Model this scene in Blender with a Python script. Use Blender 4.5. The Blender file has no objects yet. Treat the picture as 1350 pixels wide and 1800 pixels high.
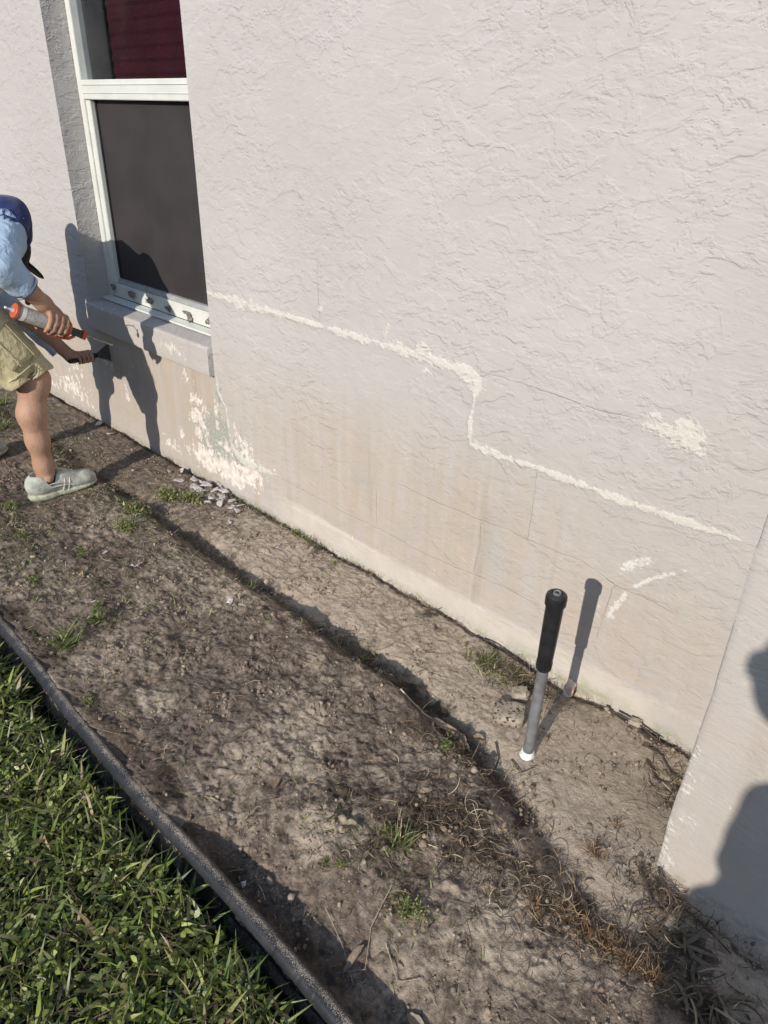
import bpy, math, random
import numpy as np
from mathutils import Matrix, Vector

# ------------------------------------------------------------------ camera, sky, sun, exposure
scn = bpy.context.scene
COL = scn.collection
cd = bpy.data.cameras.new('camera')
cam = bpy.data.objects.new('camera', cd)
COL.objects.link(cam)
scn.camera = cam
cd.sensor_fit = 'VERTICAL'
cd.sensor_height = 36.0
cd.lens = 25.867
cd.clip_start = 0.02
cd.clip_end = 500
# world axes expressed in camera space (rows)
F_ = 1293.356
def _n(v): return v.normalized()
D_ = _n(Vector((620 - 675, -(3265 - 900), -F_)))
A_ = _n(Vector((-860 - 675, 743, -F_)))
Zc = -D_; Xc = -A_; Xc = _n(Xc - Xc.dot(Zc) * Zc); Yc = Zc.cross(Xc)
Rm = Matrix((Xc, Yc, Zc))
cam.matrix_world = Matrix.Translation((0, -1.522, 1.396)) @ Rm.to_4x4()

SUN = Vector((-0.215, 1.0, -0.485)).normalized()
EXPOSURE = 0.41
world = bpy.data.worlds.new('World'); scn.world = world; world.use_nodes = True
wt = world.node_tree
for n in list(wt.nodes): wt.nodes.remove(n)
wo = wt.nodes.new('ShaderNodeOutputWorld'); wb = wt.nodes.new('ShaderNodeBackground'); ws = wt.nodes.new('ShaderNodeTexSky')
ws.sky_type = 'NISHITA'; ws.sun_disc = False
elev = math.asin(-SUN.z); az = math.atan2(-SUN.x, -SUN.y)
ws.sun_elevation = elev; ws.sun_rotation = az
ws.air_density = 1.0; ws.dust_density = 0.6; ws.ozone_density = 1.5
wb.inputs['Strength'].default_value = 0.15
wt.links.new(ws.outputs[0], wb.inputs[0]); wt.links.new(wb.outputs[0], wo.inputs[0])
sd = bpy.data.lights.new('sun', 'SUN'); sun = bpy.data.objects.new('sun', sd); COL.objects.link(sun)
sd.energy = 3.35; sd.angle = math.radians(0.53); sd.color = (1.0, 0.93, 0.84)
sun.rotation_euler = SUN.to_track_quat('-Z', 'Y').to_euler(); sun.location = (2, -6, 5)
scn.view_settings.view_transform = 'Standard'; scn.view_settings.look = 'None'
scn.view_settings.gamma = 1; scn.view_settings.exposure = EXPOSURE; scn.view_settings.use_curve_mapping = False

rng = np.random.default_rng(7)
random.seed(7)

# ------------------------------------------------------------------ helpers: noise
_perm = np.random.default_rng(99).permutation(256).astype(np.int64)
_perm = np.concatenate([_perm, _perm, _perm])
_g2 = np.stack([np.cos(np.arange(256) * 2.39996), np.sin(np.arange(256) * 2.39996)], 1)
def pn2(x, y):
    xi = np.floor(x).astype(np.int64); yi = np.floor(y).astype(np.int64)
    xf = x - xi; yf = y - yi; xi &= 255; yi &= 255
    u = xf * xf * xf * (xf * (xf * 6 - 15) + 10); v = yf * yf * yf * (yf * (yf * 6 - 15) + 10)
    def g(ix, iy, fx, fy):
        h = _perm[_perm[ix & 255] + (iy & 255)]
        return _g2[h, 0] * fx + _g2[h, 1] * fy
    a = g(xi, yi, xf, yf); b = g(xi + 1, yi, xf - 1, yf); c = g(xi, yi + 1, xf, yf - 1); d = g(xi + 1, yi + 1, xf - 1, yf - 1)
    return ((a + (b - a) * u) + ((c + (d - c) * u) - (a + (b - a) * u)) * v) * 1.5
def fbm(x, y, f, o=4, g=0.5, seed=0.0):
    r = 0; a = 1.0; s = 0
    for i in range(o):
        r = r + a * pn2(x * f + 17.3 * i + seed, y * f + 9.1 * i - seed * 1.7); s += a; a *= g; f *= 2.03
    return r / s
def ridged(x, y, f, o=3, g=0.5, seed=0.0):
    r = 0; a = 1.0; s = 0
    for i in range(o):
        r = r + a * (1 - np.abs(pn2(x * f + 31.3 * i + seed, y * f - 7.7 * i + seed)) * 2.2); s += a; a *= g; f *= 2.1
    return r / s
def sst(x, a, b):
    t = np.clip((x - a) / (b - a), 0, 1); return t * t * (3 - 2 * t)

# ------------------------------------------------------------------ helpers: objects
def tag(o, label=None, cat=None, group=None, kind=None):
    if label: o['label'] = label
    if cat: o['category'] = cat
    if group: o['group'] = group
    if kind: o['kind'] = kind
    return o
def empty(name, loc=(0, 0, 0)):
    o = bpy.data.objects.new(name, None); COL.objects.link(o); o.location = loc; o.empty_display_size = .05
    return o
def mesh_obj(name, V, F, mat=None, parent=None, smooth=True, attrs=None, matidx=None, loc=None):
    V = np.asarray(V, np.float32); me = bpy.data.meshes.new(name)
    if loc is not None: V = V - np.asarray(loc, np.float32)
    me.vertices.add(len(V)); me.vertices.foreach_set('co', V.ravel())
    groups = F if isinstance(F, (list, tuple)) else [F]
    groups = [np.asarray(g, np.int32) for g in groups if len(g)]
    nl = sum(g.size for g in groups); nf = sum(len(g) for g in groups)
    me.loops.add(nl); me.polygons.add(nf)
    me.loops.foreach_set('vertex_index', np.concatenate([g.ravel() for g in groups]))
    st = []; o = 0
    for g in groups:
        st.append(o + np.arange(len(g)) * g.shape[1]); o += g.size
    me.polygons.foreach_set('loop_start', np.concatenate(st).astype(np.int32))
    if smooth: me.polygons.foreach_set('use_smooth', np.ones(nf, bool))
    me.update(calc_edges=True)
    if attrs:
        for k, a in attrs.items():
            a = np.asarray(a, np.float32)
            if a.ndim == 1:
                at = me.attributes.new(k, 'FLOAT', 'POINT'); at.data.foreach_set('value', a)
            else:
                if a.shape[1] == 3: a = np.concatenate([a, np.ones((len(a), 1), np.float32)], 1)
                at = me.attributes.new(k, 'FLOAT_COLOR', 'POINT'); at.data.foreach_set('color', a.ravel())
    if mat is not None:
        for m in (mat if isinstance(mat, (list, tuple)) else [mat]): me.materials.append(m)
    if matidx is not None: me.polygons.foreach_set('material_index', np.asarray(matidx, np.int32))
    ob = bpy.data.objects.new(name, me); COL.objects.link(ob)
    if loc is not None: ob.location = loc
    if parent is not None: ob.parent = parent
    return ob
class MB:
    """collects simple shapes into one mesh"""
    def __init__(s): s.v = []; s.f = []; s.n = 0
    def add(s, V, F):
        V = np.asarray(V, float); 
        for f in F: s.f.append([i + s.n for i in f])
        s.v.append(V); s.n += len(V)
    def box(s, a, b, rot=None, c=None, bev=0.0):
        (x0, y0, z0), (x1, y1, z1) = a, b
        P = []
        if bev <= 0:
            P = [(x0,y0,z0),(x1,y0,z0),(x1,y1,z0),(x0,y1,z0),(x0,y0,z1),(x1,y0,z1),(x1,y1,z1),(x0,y1,z1)]
            F = [(0,3,2,1),(4,5,6,7),(0,1,5,4),(1,2,6,5),(2,3,7,6),(3,0,4,7)]
            s.add(P, F); return
        bm_box(s, a, b, bev)
    def tube(s, pts, r, n=10, cap=True):
        pts = [Vector(p) for p in pts]; rs = r if isinstance(r, (list, tuple, np.ndarray)) else [r] * len(pts)
        V = []; F = []; prev = None
        for i, p in enumerate(pts):
            t = (pts[min(i + 1, len(pts) - 1)] - pts[max(i - 1, 0)]).normalized()
            if prev is None:
                a = Vector((0, 0, 1)) if abs(t.z) < .9 else Vector((1, 0, 0)); u = t.cross(a).normalized()
            else:
                u = (prev - t * prev.dot(t)).normalized()
            prev = u; w = t.cross(u)
            for k in range(n):
                q = 2 * math.pi * k / n; V.append(p + (u * math.cos(q) + w * math.sin(q)) * rs[i])
        for i in range(len(pts) - 1):
            for k in range(n):
                F.append((i*n+k, i*n+(k+1)%n, (i+1)*n+(k+1)%n, (i+1)*n+k))
        if cap: F.append(tuple(range(n))[::-1]); F.append(tuple((len(pts)-1)*n + k for k in range(n)))
        s.add([tuple(v) for v in V], F)
    def build(s, name, mat=None, parent=None, smooth=False, loc=None, sharp=None):
        V = np.concatenate(s.v); me = bpy.data.meshes.new(name)
        if loc is not None: V = V - np.asarray(loc)
        me.from_pydata([tuple(v) for v in V], [], s.f)
        if mat is not None: me.materials.append(mat)
        if smooth:
            me.polygons.foreach_set('use_smooth', np.ones(len(me.polygons), bool))
            me.set_sharp_from_angle(angle=math.radians(sharp or 40))
        me.update()
        ob = bpy.data.objects.new(name, me); COL.objects.link(ob)
        if loc is not None: ob.location = loc
        if parent is not None: ob.parent = parent
        return ob
def bm_box(s, a, b, bev):
    import bmesh
    bm = bmesh.new(); bmesh.ops.create_cube(bm, size=1)
    for v in bm.verts:
        v.co = Vector([(a[i] + b[i]) / 2 + v.co[i] * (b[i] - a[i]) for i in range(3)])
    bmesh.ops.bevel(bm, geom=list(bm.edges), offset=bev, segments=2, affect='EDGES')
    bm.verts.index_update()
    s.add([tuple(v.co) for v in bm.verts], [[v.index for v in f.verts] for f in bm.faces]); bm.free()

def strips(P, azim, L, W, e0, curve, prof, nseg=3, roll=None, twist=0.0, fold=0.0):
    """many curved blades at once: P (n,3); returns V, F(quads)"""
    n = len(P); S = nseg + 1
    V = np.zeros((n, S, 2, 3)); pos = P.copy().astype(float)
    ca, sa = np.cos(azim), np.sin(azim)
    az2 = azim.copy()
    if roll is None: roll = np.zeros(n)
    prof = np.asarray(prof, float)
    for k in range(S):
        t = k / nseg
        e = e0 - curve * t
        dx = np.cos(e) * np.cos(az2); dy = np.cos(e) * np.sin(az2); dz = np.sin(e)
        sx, sy = -np.sin(az2), np.cos(az2)
        nx, ny, nz = -np.sin(e) * np.cos(az2), -np.sin(e) * np.sin(az2), np.cos(e)
        cr, sr = np.cos(roll), np.sin(roll)
        wx = sx * cr + nx * sr; wy = sy * cr + ny * sr; wz = nz * sr
        w = W * prof[k] * 0.5
        V[:, k, 0, 0] = pos[:, 0] - wx * w; V[:, k, 0, 1] = pos[:, 1] - wy * w; V[:, k, 0, 2] = pos[:, 2] - wz * w
        V[:, k, 1, 0] = pos[:, 0] + wx * w; V[:, k, 1, 1] = pos[:, 1] + wy * w; V[:, k, 1, 2] = pos[:, 2] + wz * w
        if k < nseg:
            step = L / nseg
            pos[:, 0] += dx * step; pos[:, 1] += dy * step; pos[:, 2] += dz * step
            az2 = az2 + twist
    base = (np.arange(n) * S * 2)[:, None, None]
    k = np.arange(nseg)[None, :, None] * 2
    F = (base + k + np.array([0, 1, 3, 2])[None, None, :]).reshape(-1, 4)
    return V.reshape(-1, 3), F, S * 2

# ------------------------------------------------------------------ helpers: signed distance bodies
class Vol:
    def __init__(s, lo, hi, h):
        s.lo = np.array(lo, float); s.h = h
        s.n = np.ceil((np.array(hi) - s.lo) / h).astype(int) + 1
        s.D = np.full(s.n, 0.2, np.float32)
        s.ax = [s.lo[i] + np.arange(s.n[i]) * h for i in range(3)]
    def _sl(s, lo, hi, m):
        a = np.clip(np.floor((np.minimum(lo, hi) - m - s.lo) / s.h).astype(int), 0, s.n)
        b = np.clip(np.ceil((np.maximum(lo, hi) + m - s.lo) / s.h).astype(int) + 1, 0, s.n)
        return a, b
    def _grid(s, a, b):
        return s.ax[0][a[0]:b[0], None, None], s.ax[1][None, a[1]:b[1], None], s.ax[2][None, None, a[2]:b[2]]
    def _comb(s, a, b, d, k, cut=False):
        R = s.D[a[0]:b[0], a[1]:b[1], a[2]:b[2]]
        d = d.astype(np.float32)
        if cut: R[...] = np.maximum(R, -d); return
        if k <= 0: R[...] = np.minimum(R, d); return
        h = np.clip(0.5 + 0.5 * (R - d) / k, 0, 1)
        R[...] = R + (d - R) * h - k * h * (1 - h)
    def cone(s, p, q, r1, r2, k=0.02, cut=False):
        p = np.array(p, float); q = np.array(q, float); m = max(r1, r2) + k + 4 * s.h
        a, b = s._sl(p, q, m)
        if (b <= a).any(): return
        X, Y, Z = s._grid(a, b); d = q - p; L2 = max(d @ d, 1e-9)
        t = np.clip(((X - p[0]) * d[0] + (Y - p[1]) * d[1] + (Z - p[2]) * d[2]) / L2, 0, 1)
        dist = np.sqrt((X - p[0] - t * d[0]) ** 2 + (Y - p[1] - t * d[1]) ** 2 + (Z - p[2] - t * d[2]) ** 2) - (r1 + (r2 - r1) * t)
        s._comb(a, b, dist, k, cut)
    def chain(s, pts, rs, k=0.02):
        for i in range(len(pts) - 1): s.cone(pts[i], pts[i + 1], rs[i], rs[i + 1], k)
    def ell(s, c, r, R=None, k=0.02, cut=False):
        c = np.array(c, float); r = np.array(r, float); m = r.max() + k + 4 * s.h
        a, b = s._sl(c, c, m)
        if (b <= a).any(): return
        X, Y, Z = s._grid(a, b); X = X - c[0]; Y = Y - c[1]; Z = Z - c[2]
        if R is not None:
            R = np.array(R, float)   # rows = local axes
            X, Y, Z = (R[0,0]*X+R[0,1]*Y+R[0,2]*Z, R[1,0]*X+R[1,1]*Y+R[1,2]*Z, R[2,0]*X+R[2,1]*Y+R[2,2]*Z)
        k0 = np.sqrt((X / r[0]) ** 2 + (Y / r[1]) ** 2 + (Z / r[2]) ** 2)
        k1 = np.sqrt((X / r[0]**2) ** 2 + (Y / r[1]**2) ** 2 + (Z / r[2]**2) ** 2) + 1e-9
        s._comb(a, b, k0 * (k0 - 1) / k1, k, cut)
    def halfcut(s, p, nrm):
        """keep the side the normal points away from"""
        nrm = np.array(nrm, float); nrm /= np.linalg.norm(nrm)
        X, Y, Z = s._grid([0, 0, 0], s.n)
        d = (X - p[0]) * nrm[0] + (Y - p[1]) * nrm[1] + (Z - p[2]) * nrm[2]
        s.D = np.maximum(s.D, d.astype(np.float32))
    def wrinkle(s, amp, f, seed=0.0, stretch=(1, 1, 1)):
        m = np.abs(s.D) < 0.03
        I = np.argwhere(m); P = s.lo + I * s.h
        x = P[:, 0] * stretch[0]; y = P[:, 1] * stretch[1]; z = P[:, 2] * stretch[2]
        w = np.abs(pn2((x + y) * f + seed, z * f * .8 + seed)) + .6 * pn2((x - y) * f * 1.9 + seed, z * f * 1.7 + 3) + .5 * pn2(y * f * 1.3 - seed, (z + x) * f * 1.3)
        s.D[m] += (amp * w).astype(np.float32)
    def mesh(s):
        D = s.D; ins = D < 0
        c = np.zeros(tuple(s.n - 1), np.int8)
        for dx in (0, 1):
            for dy in (0, 1):
                for dz in (0, 1): c += ins[dx:s.n[0]-1+dx, dy:s.n[1]-1+dy, dz:s.n[2]-1+dz]
        mixed = (c > 0) & (c < 8)
        idx = np.argwhere(mixed); ids = np.full(mixed.shape, -1, np.int32); ids[tuple(idx.T)] = np.arange(len(idx))
        acc = np.zeros((len(idx), 3)); cnt = np.zeros(len(idx))
        cor = [(x, y, z) for x in (0, 1) for y in (0, 1) for z in (0, 1)]
        vals = {q: D[idx[:, 0] + q[0], idx[:, 1] + q[1], idx[:, 2] + q[2]] for q in cor}
        for q in cor:
            for ax in range(3):
                if q[ax]: continue
                w = list(q); w[ax] = 1; w = tuple(w); va = vals[q]; vb = vals[w]
                m = (va < 0) != (vb < 0)
                t = va[m] / (va[m] - vb[m])
                pos = np.repeat(np.array(q, float)[None], m.sum(), 0); pos[:, ax] += t
                acc[m] += pos; cnt[m] += 1
        V = s.lo + s.h * (idx + acc / cnt[:, None])
        F = []
        for ax in range(3):
            o = [i for i in range(3) if i != ax]
            A = ins.take(range(0, s.n[ax] - 1), ax); B = ins.take(range(1, s.n[ax]), ax)
            e = np.argwhere(A != B)
            e = e[(e[:, o[0]] >= 1) & (e[:, o[1]] >= 1) & (e[:, o[0]] < s.n[o[0]] - 1) & (e[:, o[1]] < s.n[o[1]] - 1)]
            inside_first = A[tuple(e.T)]
            def cell(d0, d1):
                k = e.copy(); k[:, o[0]] -= d0; k[:, o[1]] -= d1; return ids[tuple(k.T)]
            q = np.stack([cell(1, 1), cell(0, 1), cell(0, 0), cell(1, 0)], 1)
            flip = inside_first if ax != 1 else ~inside_first
            q[~flip] = q[~flip][:, ::-1]
            F.append(q)
        return V, np.concatenate(F)
    def obj(s, name, mat, parent=None, attrs=None, loc=None, smooth_it=1):
        V, F = s.mesh()
        for _ in range(smooth_it):
            A = np.zeros_like(V); n = np.zeros(len(V))
            for i in range(4):
                np.add.at(A, F[:, i], V[F[:, (i + 1) % 4]]); np.add.at(n, F[:, i], 1)
                np.add.at(A, F[:, i], V[F[:, (i + 3) % 4]]); np.add.at(n, F[:, i], 1)
            V = V * .5 + .5 * A / np.maximum(n, 1)[:, None]
        return mesh_obj(name, V, F, mat, parent, True, attrs, loc=loc)

# ------------------------------------------------------------------ helpers: materials
class T:
    def __init__(s, name):
        s.fw = .1; s.m = bpy.data.materials.new(name); s.m.use_nodes = True; s.t = s.m.node_tree
        for n in list(s.t.nodes): s.t.nodes.remove(n)
        s.out = s.t.nodes.new('ShaderNodeOutputMaterial')
        s.b = s.t.nodes.new('ShaderNodeBsdfPrincipled'); s.link(s.b.outputs[0], s.out.inputs[0])
    def link(s, a, b): s.t.links.new(a, b)
    def _in(s, sock, v):
        if v is None: return
        if isinstance(v, bpy.types.NodeSocket): s.link(v, sock)
        else:
            if sock.type == 'RGBA' and not isinstance(v, (int, float)) and len(v) == 3: v = tuple(v) + (1,)
            sock.default_value = v
    def node(s, typ, **kw):
        n = s.t.nodes.new(typ)
        for k, v in kw.items(): setattr(n, k, v)
        return n
    def math(s, op, a, b=None, c=None, clamp=False):
        n = s.node('ShaderNodeMath', operation=op); n.use_clamp = clamp
        s._in(n.inputs[0], a); s._in(n.inputs[1], b)
        if c is not None: s._in(n.inputs[2], c)
        return n.outputs[0]
    def vmath(s, op, a, b=None):
        n = s.node('ShaderNodeVectorMath', operation=op); s._in(n.inputs[0], a); s._in(n.inputs[1], b); return n.outputs[0]
    def obj(s): return s.node('ShaderNodeTexCoord').outputs['Object']
    def noise(s, vec, scale, detail=4, rough=.55, dist=0.0):
        n = s.node('ShaderNodeTexNoise'); s._in(n.inputs['Vector'], vec)
        n.inputs['Scale'].default_value = scale; n.inputs['Detail'].default_value = detail
        n.inputs['Roughness'].default_value = rough; n.inputs['Distortion'].default_value = dist
        return n.outputs['Fac']
    def noisec(s, vec, scale, detail=3):
        n = s.node('ShaderNodeTexNoise'); s._in(n.inputs['Vector'], vec)
        n.inputs['Scale'].default_value = scale; n.inputs['Detail'].default_value = detail
        return n.outputs['Color']
    def vor(s, vec, scale, feature='F1', rnd=1.0, out='Distance'):
        n = s.node('ShaderNodeTexVoronoi', feature=feature); s._in(n.inputs['Vector'], vec)
        n.inputs['Scale'].default_value = scale; n.inputs['Randomness'].default_value = rnd
        return n.outputs[out]
    def ss(s, v, a, b, c=0.0, d=1.0):
        n = s.node('ShaderNodeMapRange', interpolation_type='SMOOTHSTEP')
        s._in(n.inputs[0], v)
        for i, q in enumerate((a, b, c, d)): s._in(n.inputs[i + 1], q)
        return n.outputs[0]
    def lin(s, v, a, b, c=0.0, d=1.0):
        n = s.node('ShaderNodeMapRange'); s._in(n.inputs[0], v)
        for i, q in enumerate((a, b, c, d)): s._in(n.inputs[i + 1], q)
        return n.outputs[0]
    def mix(s, f, a, b, mode='MIX'):
        n = s.node('ShaderNodeMix', data_type='RGBA', blend_type=mode)
        s._in(n.inputs['Factor'], f); s._in(n.inputs[6], a); s._in(n.inputs[7], b); return n.outputs[2]
    def attr(s, name, out='Fac'):
        n = s.node('ShaderNodeAttribute'); n.attribute_name = name; return n.outputs[out]
    def xyz(s, v):
        n = s.node('ShaderNodeSeparateXYZ'); s._in(n.inputs[0], v); return n.outputs
    def comb(s, x, y, z):
        n = s.node('ShaderNodeCombineXYZ'); s._in(n.inputs[0], x); s._in(n.inputs[1], y); s._in(n.inputs[2], z); return n.outputs[0]
    def bump(s, h, dist, strength=1.0, normal=None):
        n = s.node('ShaderNodeBump'); s._in(n.inputs['Height'], h)
        n.inputs['Distance'].default_value = dist; n.inputs['Strength'].default_value = strength
        if 'Filter Width' in n.inputs: n.inputs['Filter Width'].default_value = s.fw
        if normal is not None: s.link(normal, n.inputs['Normal'])
        s.link(n.outputs[0], s.b.inputs['Normal']); return n.outputs[0]
    def set(s, col=None, rough=None, metal=None, spec=None, **kw):
        if col is not None: s._in(s.b.inputs['Base Color'], col)
        if rough is not None: s._in(s.b.inputs['Roughness'], rough)
        if metal is not None: s._in(s.b.inputs['Metallic'], metal)
        if spec is not None: s._in(s.b.inputs['Specular IOR Level'], spec)
        return s.m
def simple(name, col, rough=.6, metal=0, var=.15, scale=30, bump=0.0, bscale=80, spec=.4):
    t = T(name); p = t.obj(); n = t.noise(p, scale, 4)
    c1 = tuple(c * (1 - var) for c in col); c2 = tuple(min(1, c * (1 + var)) for c in col)
    t.set(t.mix(t.ss(n, .3, .7), c1, c2), t.lin(t.noise(p, scale * 2, 2), .2, .8, max(0, rough - .1), min(1, rough + .1)), metal, spec)
    if bump: t.bump(t.noise(p, bscale, 4), bump)
    return t.m

def wall_material(name, pale=False):
    t = T(name); t.fw = 1.0; P = t.obj(); X = t.xyz(P)
    Q = t.comb(t.math('ADD', X[0], X[1]), t.math('MULTIPLY', X[1], .3), X[2])
    warp = t.vmath('SUBTRACT', t.noisec(Q, 7, 3), (.5, .5, .5))
    sc = t.node('ShaderNodeVectorMath', operation='SCALE'); t.link(warp, sc.inputs[0]); sc.inputs['Scale'].default_value = .05
    Qw = t.vmath('ADD', Q, sc.outputs[0])
    rot = t.node('ShaderNodeMapping'); rot.inputs['Rotation'].default_value = (0, math.radians(7), 0); t.link(Qw, rot.inputs[0]); Qr = rot.outputs[0]
    A = t.vmath('MULTIPLY', Qr, (1.0, 1.0, 1.9)); B = t.vmath('MULTIPLY', Qr, (1.0, 1.0, 1.5))
    # trowelled plateaus with crisp, crinkled edges
    n1 = t.noise(A, 8.5, 7, .62, .3); n2 = t.noise(B, 22, 5, .62, .3); n3 = t.noise(A, 16, 6, .64, .2); n4 = t.noise(B, 7.5, 6, .60, .5)
    p1 = t.ss(n1, .485, .525); p1b = t.ss(n4, .53, .565); p2 = t.ss(n2, .52, .59); p3 = t.ss(n3, .42, .48)
    zone = t.ss(t.noise(Q, 2.1, 3), .42, .58); zone2 = t.ss(t.noise(Q, 3.1, 3, .5), .40, .6)
    rm = t.node('ShaderNodeMapping'); rm.inputs['Rotation'].default_value = (0, math.radians(-9), 0); t.link(Qw, rm.inputs[0])
    S = t.vmath('MULTIPLY', rm.outputs[0], (1.0, 1.0, 13.0))
    st = t.noise(S, 9, 4, .6, .2)
    sm = t.attr('smooth')
    keep = t.math('SUBTRACT', 1.0, sm)
    h = t.math('MULTIPLY', t.math('MULTIPLY', p1, t.math('ADD', .35, t.math('MULTIPLY', zone2, .5))), .85)
    h = t.math('ADD', h, t.math('MULTIPLY', p1b, t.math('MULTIPLY', t.math('SUBTRACT', 1.0, zone2), .6)))
    h = t.math('ADD', h, t.math('MULTIPLY', t.math('MULTIPLY', p2, zone), .42))
    h = t.math('ADD', h, t.math('MULTIPLY', t.math('MULTIPLY', p3, t.math('SUBTRACT', 1.0, zone)), .35))
    h = t.math('MULTIPLY', h, keep)
    h = t.math('ADD', h, t.math('MULTIPLY', st, t.math('ADD', .30, t.math('MULTIPLY', zone2, .42))))
    h = t.math('ADD', h, t.math('MULTIPLY', t.noise(Q, 75, 4, .6), .35))
    h = t.math('ADD', h, t.math('MULTIPLY', t.noise(Q, 320, 2, .6), .06))
    # paint
    tone = t.noise(Q, 1.3, 4, .5); mott = t.noise(Q, 26, 5, .65)
    col = t.mix(t.ss(tone, .35, .65), (.430, .405, .388), (.460, .437, .422))
    col = t.mix(t.math('MULTIPLY', t.ss(mott, .45, .75), .30), col, (.52, .485, .445))
    # vertical run marks and brown damp staining in the lower part
    V = t.vmath('MULTIPLY', Q, (1.0, 1.0, .07)); run = t.noise(V, 24, 5, .62); run2 = t.noise(V, 9, 4, .6)
    stn = t.attr('stain'); sk = t.math('MULTIPLY', stn, t.lin(run, .25, .75, .25, 1.25), clamp=True)
    col = t.mix(t.math('MULTIPLY', sk, .80), col, (.40, .330, .250))
    col = t.mix(t.math('MULTIPLY', t.math('MULTIPLY', stn, t.ss(run, .60, .76)), .34), col, (.56, .49, .41))
    col = t.mix(t.math('MULTIPLY', t.math('MULTIPLY', stn, t.ss(run2, .56, .70)), .50), col, (.30, .250, .195))
    col = t.mix(t.math('MULTIPLY', t.math('MULTIPLY', stn, t.ss(t.noise(Q, 5.5, 5, .62), .50, .66)), .55), col, (.375, .355, .335))
    col = t.mix(t.math('MULTIPLY', t.math('MULTIPLY', stn, t.ss(t.noise(Q, 7.7, 5, .62), .54, .68)), .45), col, (.47, .375, .315))
    # pale foot band of the slab edge, faint green above the soil
    bd = t.math('MULTIPLY', t.attr('band'), t.lin(t.noise(Q, 14, 5), .3, .7, .5, 1.1), clamp=True)
    col = t.mix(t.math('MULTIPLY', bd, .8), col, (.55, .50, .43))
    gr = t.math('MULTIPLY', t.attr('green'), t.ss(t.noise(Q, 11, 5, .65), .42, .62))
    col = t.mix(t.math('MULTIPLY', gr, .75), col, (.34, .35, .25))
    og = t.math('MULTIPLY', t.attr('rust'), t.ss(t.noise(Q, 60, 4, .7), .48, .6))
    col = t.mix(t.math('MULTIPLY', og, .8), col, (.55, .33, .12))
    ss_ = t.math('MULTIPLY', t.attr('splash'), t.ss(t.noise(Q, 45, 5, .7), .42, .6))
    col = t.mix(t.math('MULTIPLY', ss_, .6), col, (.28, .22, .16))
    # peeled paint: grey green base coat, pinkish white render showing through
    pe = t.attr('peel'); pn = t.noise(t.vmath('MULTIPLY', Q, (1, 1, .8)), 30, 7, .72, .3)
    pf = t.ss(t.math('ADD', pe, t.math('MULTIPLY', t.math('SUBTRACT', pn, .5), 1.9)), .50, .53)
    pg = t.ss(t.math('ADD', t.attr('peelgreen'), t.math('MULTIPLY', t.math('SUBTRACT', t.noise(Q, 21, 6, .7), .5), 1.3)), .48, .56)
    speck = t.ss(t.noise(Q, 95, 5, .7), .56, .60)
    pinkc = t.mix(t.ss(t.noise(Q, 40, 4), .4, .6), (.58, .52, .465), (.70, .655, .60))
    grc = t.mix(speck, (.30, .315, .275), (.55, .54, .49))
    # fine base-coat speckle appears in the green zone even where not fully peeled
    col = t.mix(t.math('MULTIPLY', pg, .85), col, grc)
    col = t.mix(pf, col, pinkc)
    # filler: rough off-white knifed-on repair
    fa = t.math('ADD', t.attr('filler'), t.math('MULTIPLY', t.math('SUBTRACT', t.noise(Q, 13, 4, .7), .53), 2.0)); fn = t.noise(t.vmath('MULTIPLY', Q, (1, 1, 1.3)), 55, 8, .80, .2)
    ff = t.ss(t.math('ADD', fa, t.math('MULTIPLY', t.math('SUBTRACT', fn, .5), 2.1)), .50, .62)
    halo = t.ss(t.math('ADD', fa, t.math('MULTIPLY', t.math('SUBTRACT', t.noise(Q, 20, 5, .7), .5), 1.4)), .38, .66)
    col = t.mix(t.math('MULTIPLY', halo, .35), col, (.51, .48, .435))
    col = t.mix(t.math('MULTIPLY', ff, .80), col, t.mix(t.ss(fn, .4, .75), (.55, .53, .475), (.68, .655, .60)))
    wa = t.attr('scrape'); wf = t.ss(t.math('ADD', wa, t.math('MULTIPLY', t.math('SUBTRACT', t.noise(t.vmath('MULTIPLY', Q, (1, 1, 1)), 70, 8, .82), .5), 2.9)), .62, .70)
    col = t.mix(t.math('MULTIPLY', wf, .70), col, (.68, .66, .625))
    # hairline cracks
    cdn = t.math('ADD', t.attr('crackd'), t.math('MULTIPLY', t.math('SUBTRACT', t.noise(Q, 18, 5, .7), .5), .018))
    cline = t.math('MULTIPLY', t.ss(t.math('ABSOLUTE', cdn), .0004, .0017, 1.0, 0.0), t.attr('crackm'))
    cline = t.math('MULTIPLY', cline, t.lin(t.noise(Q, 12, 3), .3, .6, .25, 1.0))
    csoft = t.math('MULTIPLY', t.ss(t.math('ABSOLUTE', cdn), 0.0, .016, 1.0, 0.0), t.attr('crackm'))
    col = t.mix(t.math('MULTIPLY', csoft, .16), col, (.44, .38, .32))
    col = t.mix(t.math('MULTIPLY', cline, .55), col, (.25, .21, .17))
    h = t.math('ADD', h, t.math('MULTIPLY', ff, t.math('ADD', .12, t.math('MULTIPLY', t.noise(Q, 110, 4, .7), .9))))
    h = t.math('SUBTRACT', h, t.math('MULTIPLY', pf, .35))
    h = t.math('SUBTRACT', h, t.math('MULTIPLY', cline, .7))
    t.set(col, .78, 0, .25)
    t.bump(h, .0034, .64)
    return t.m
M = {}
M['wall'] = wall_material('painted_stucco')
M['sill'] = M['wall']

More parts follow.
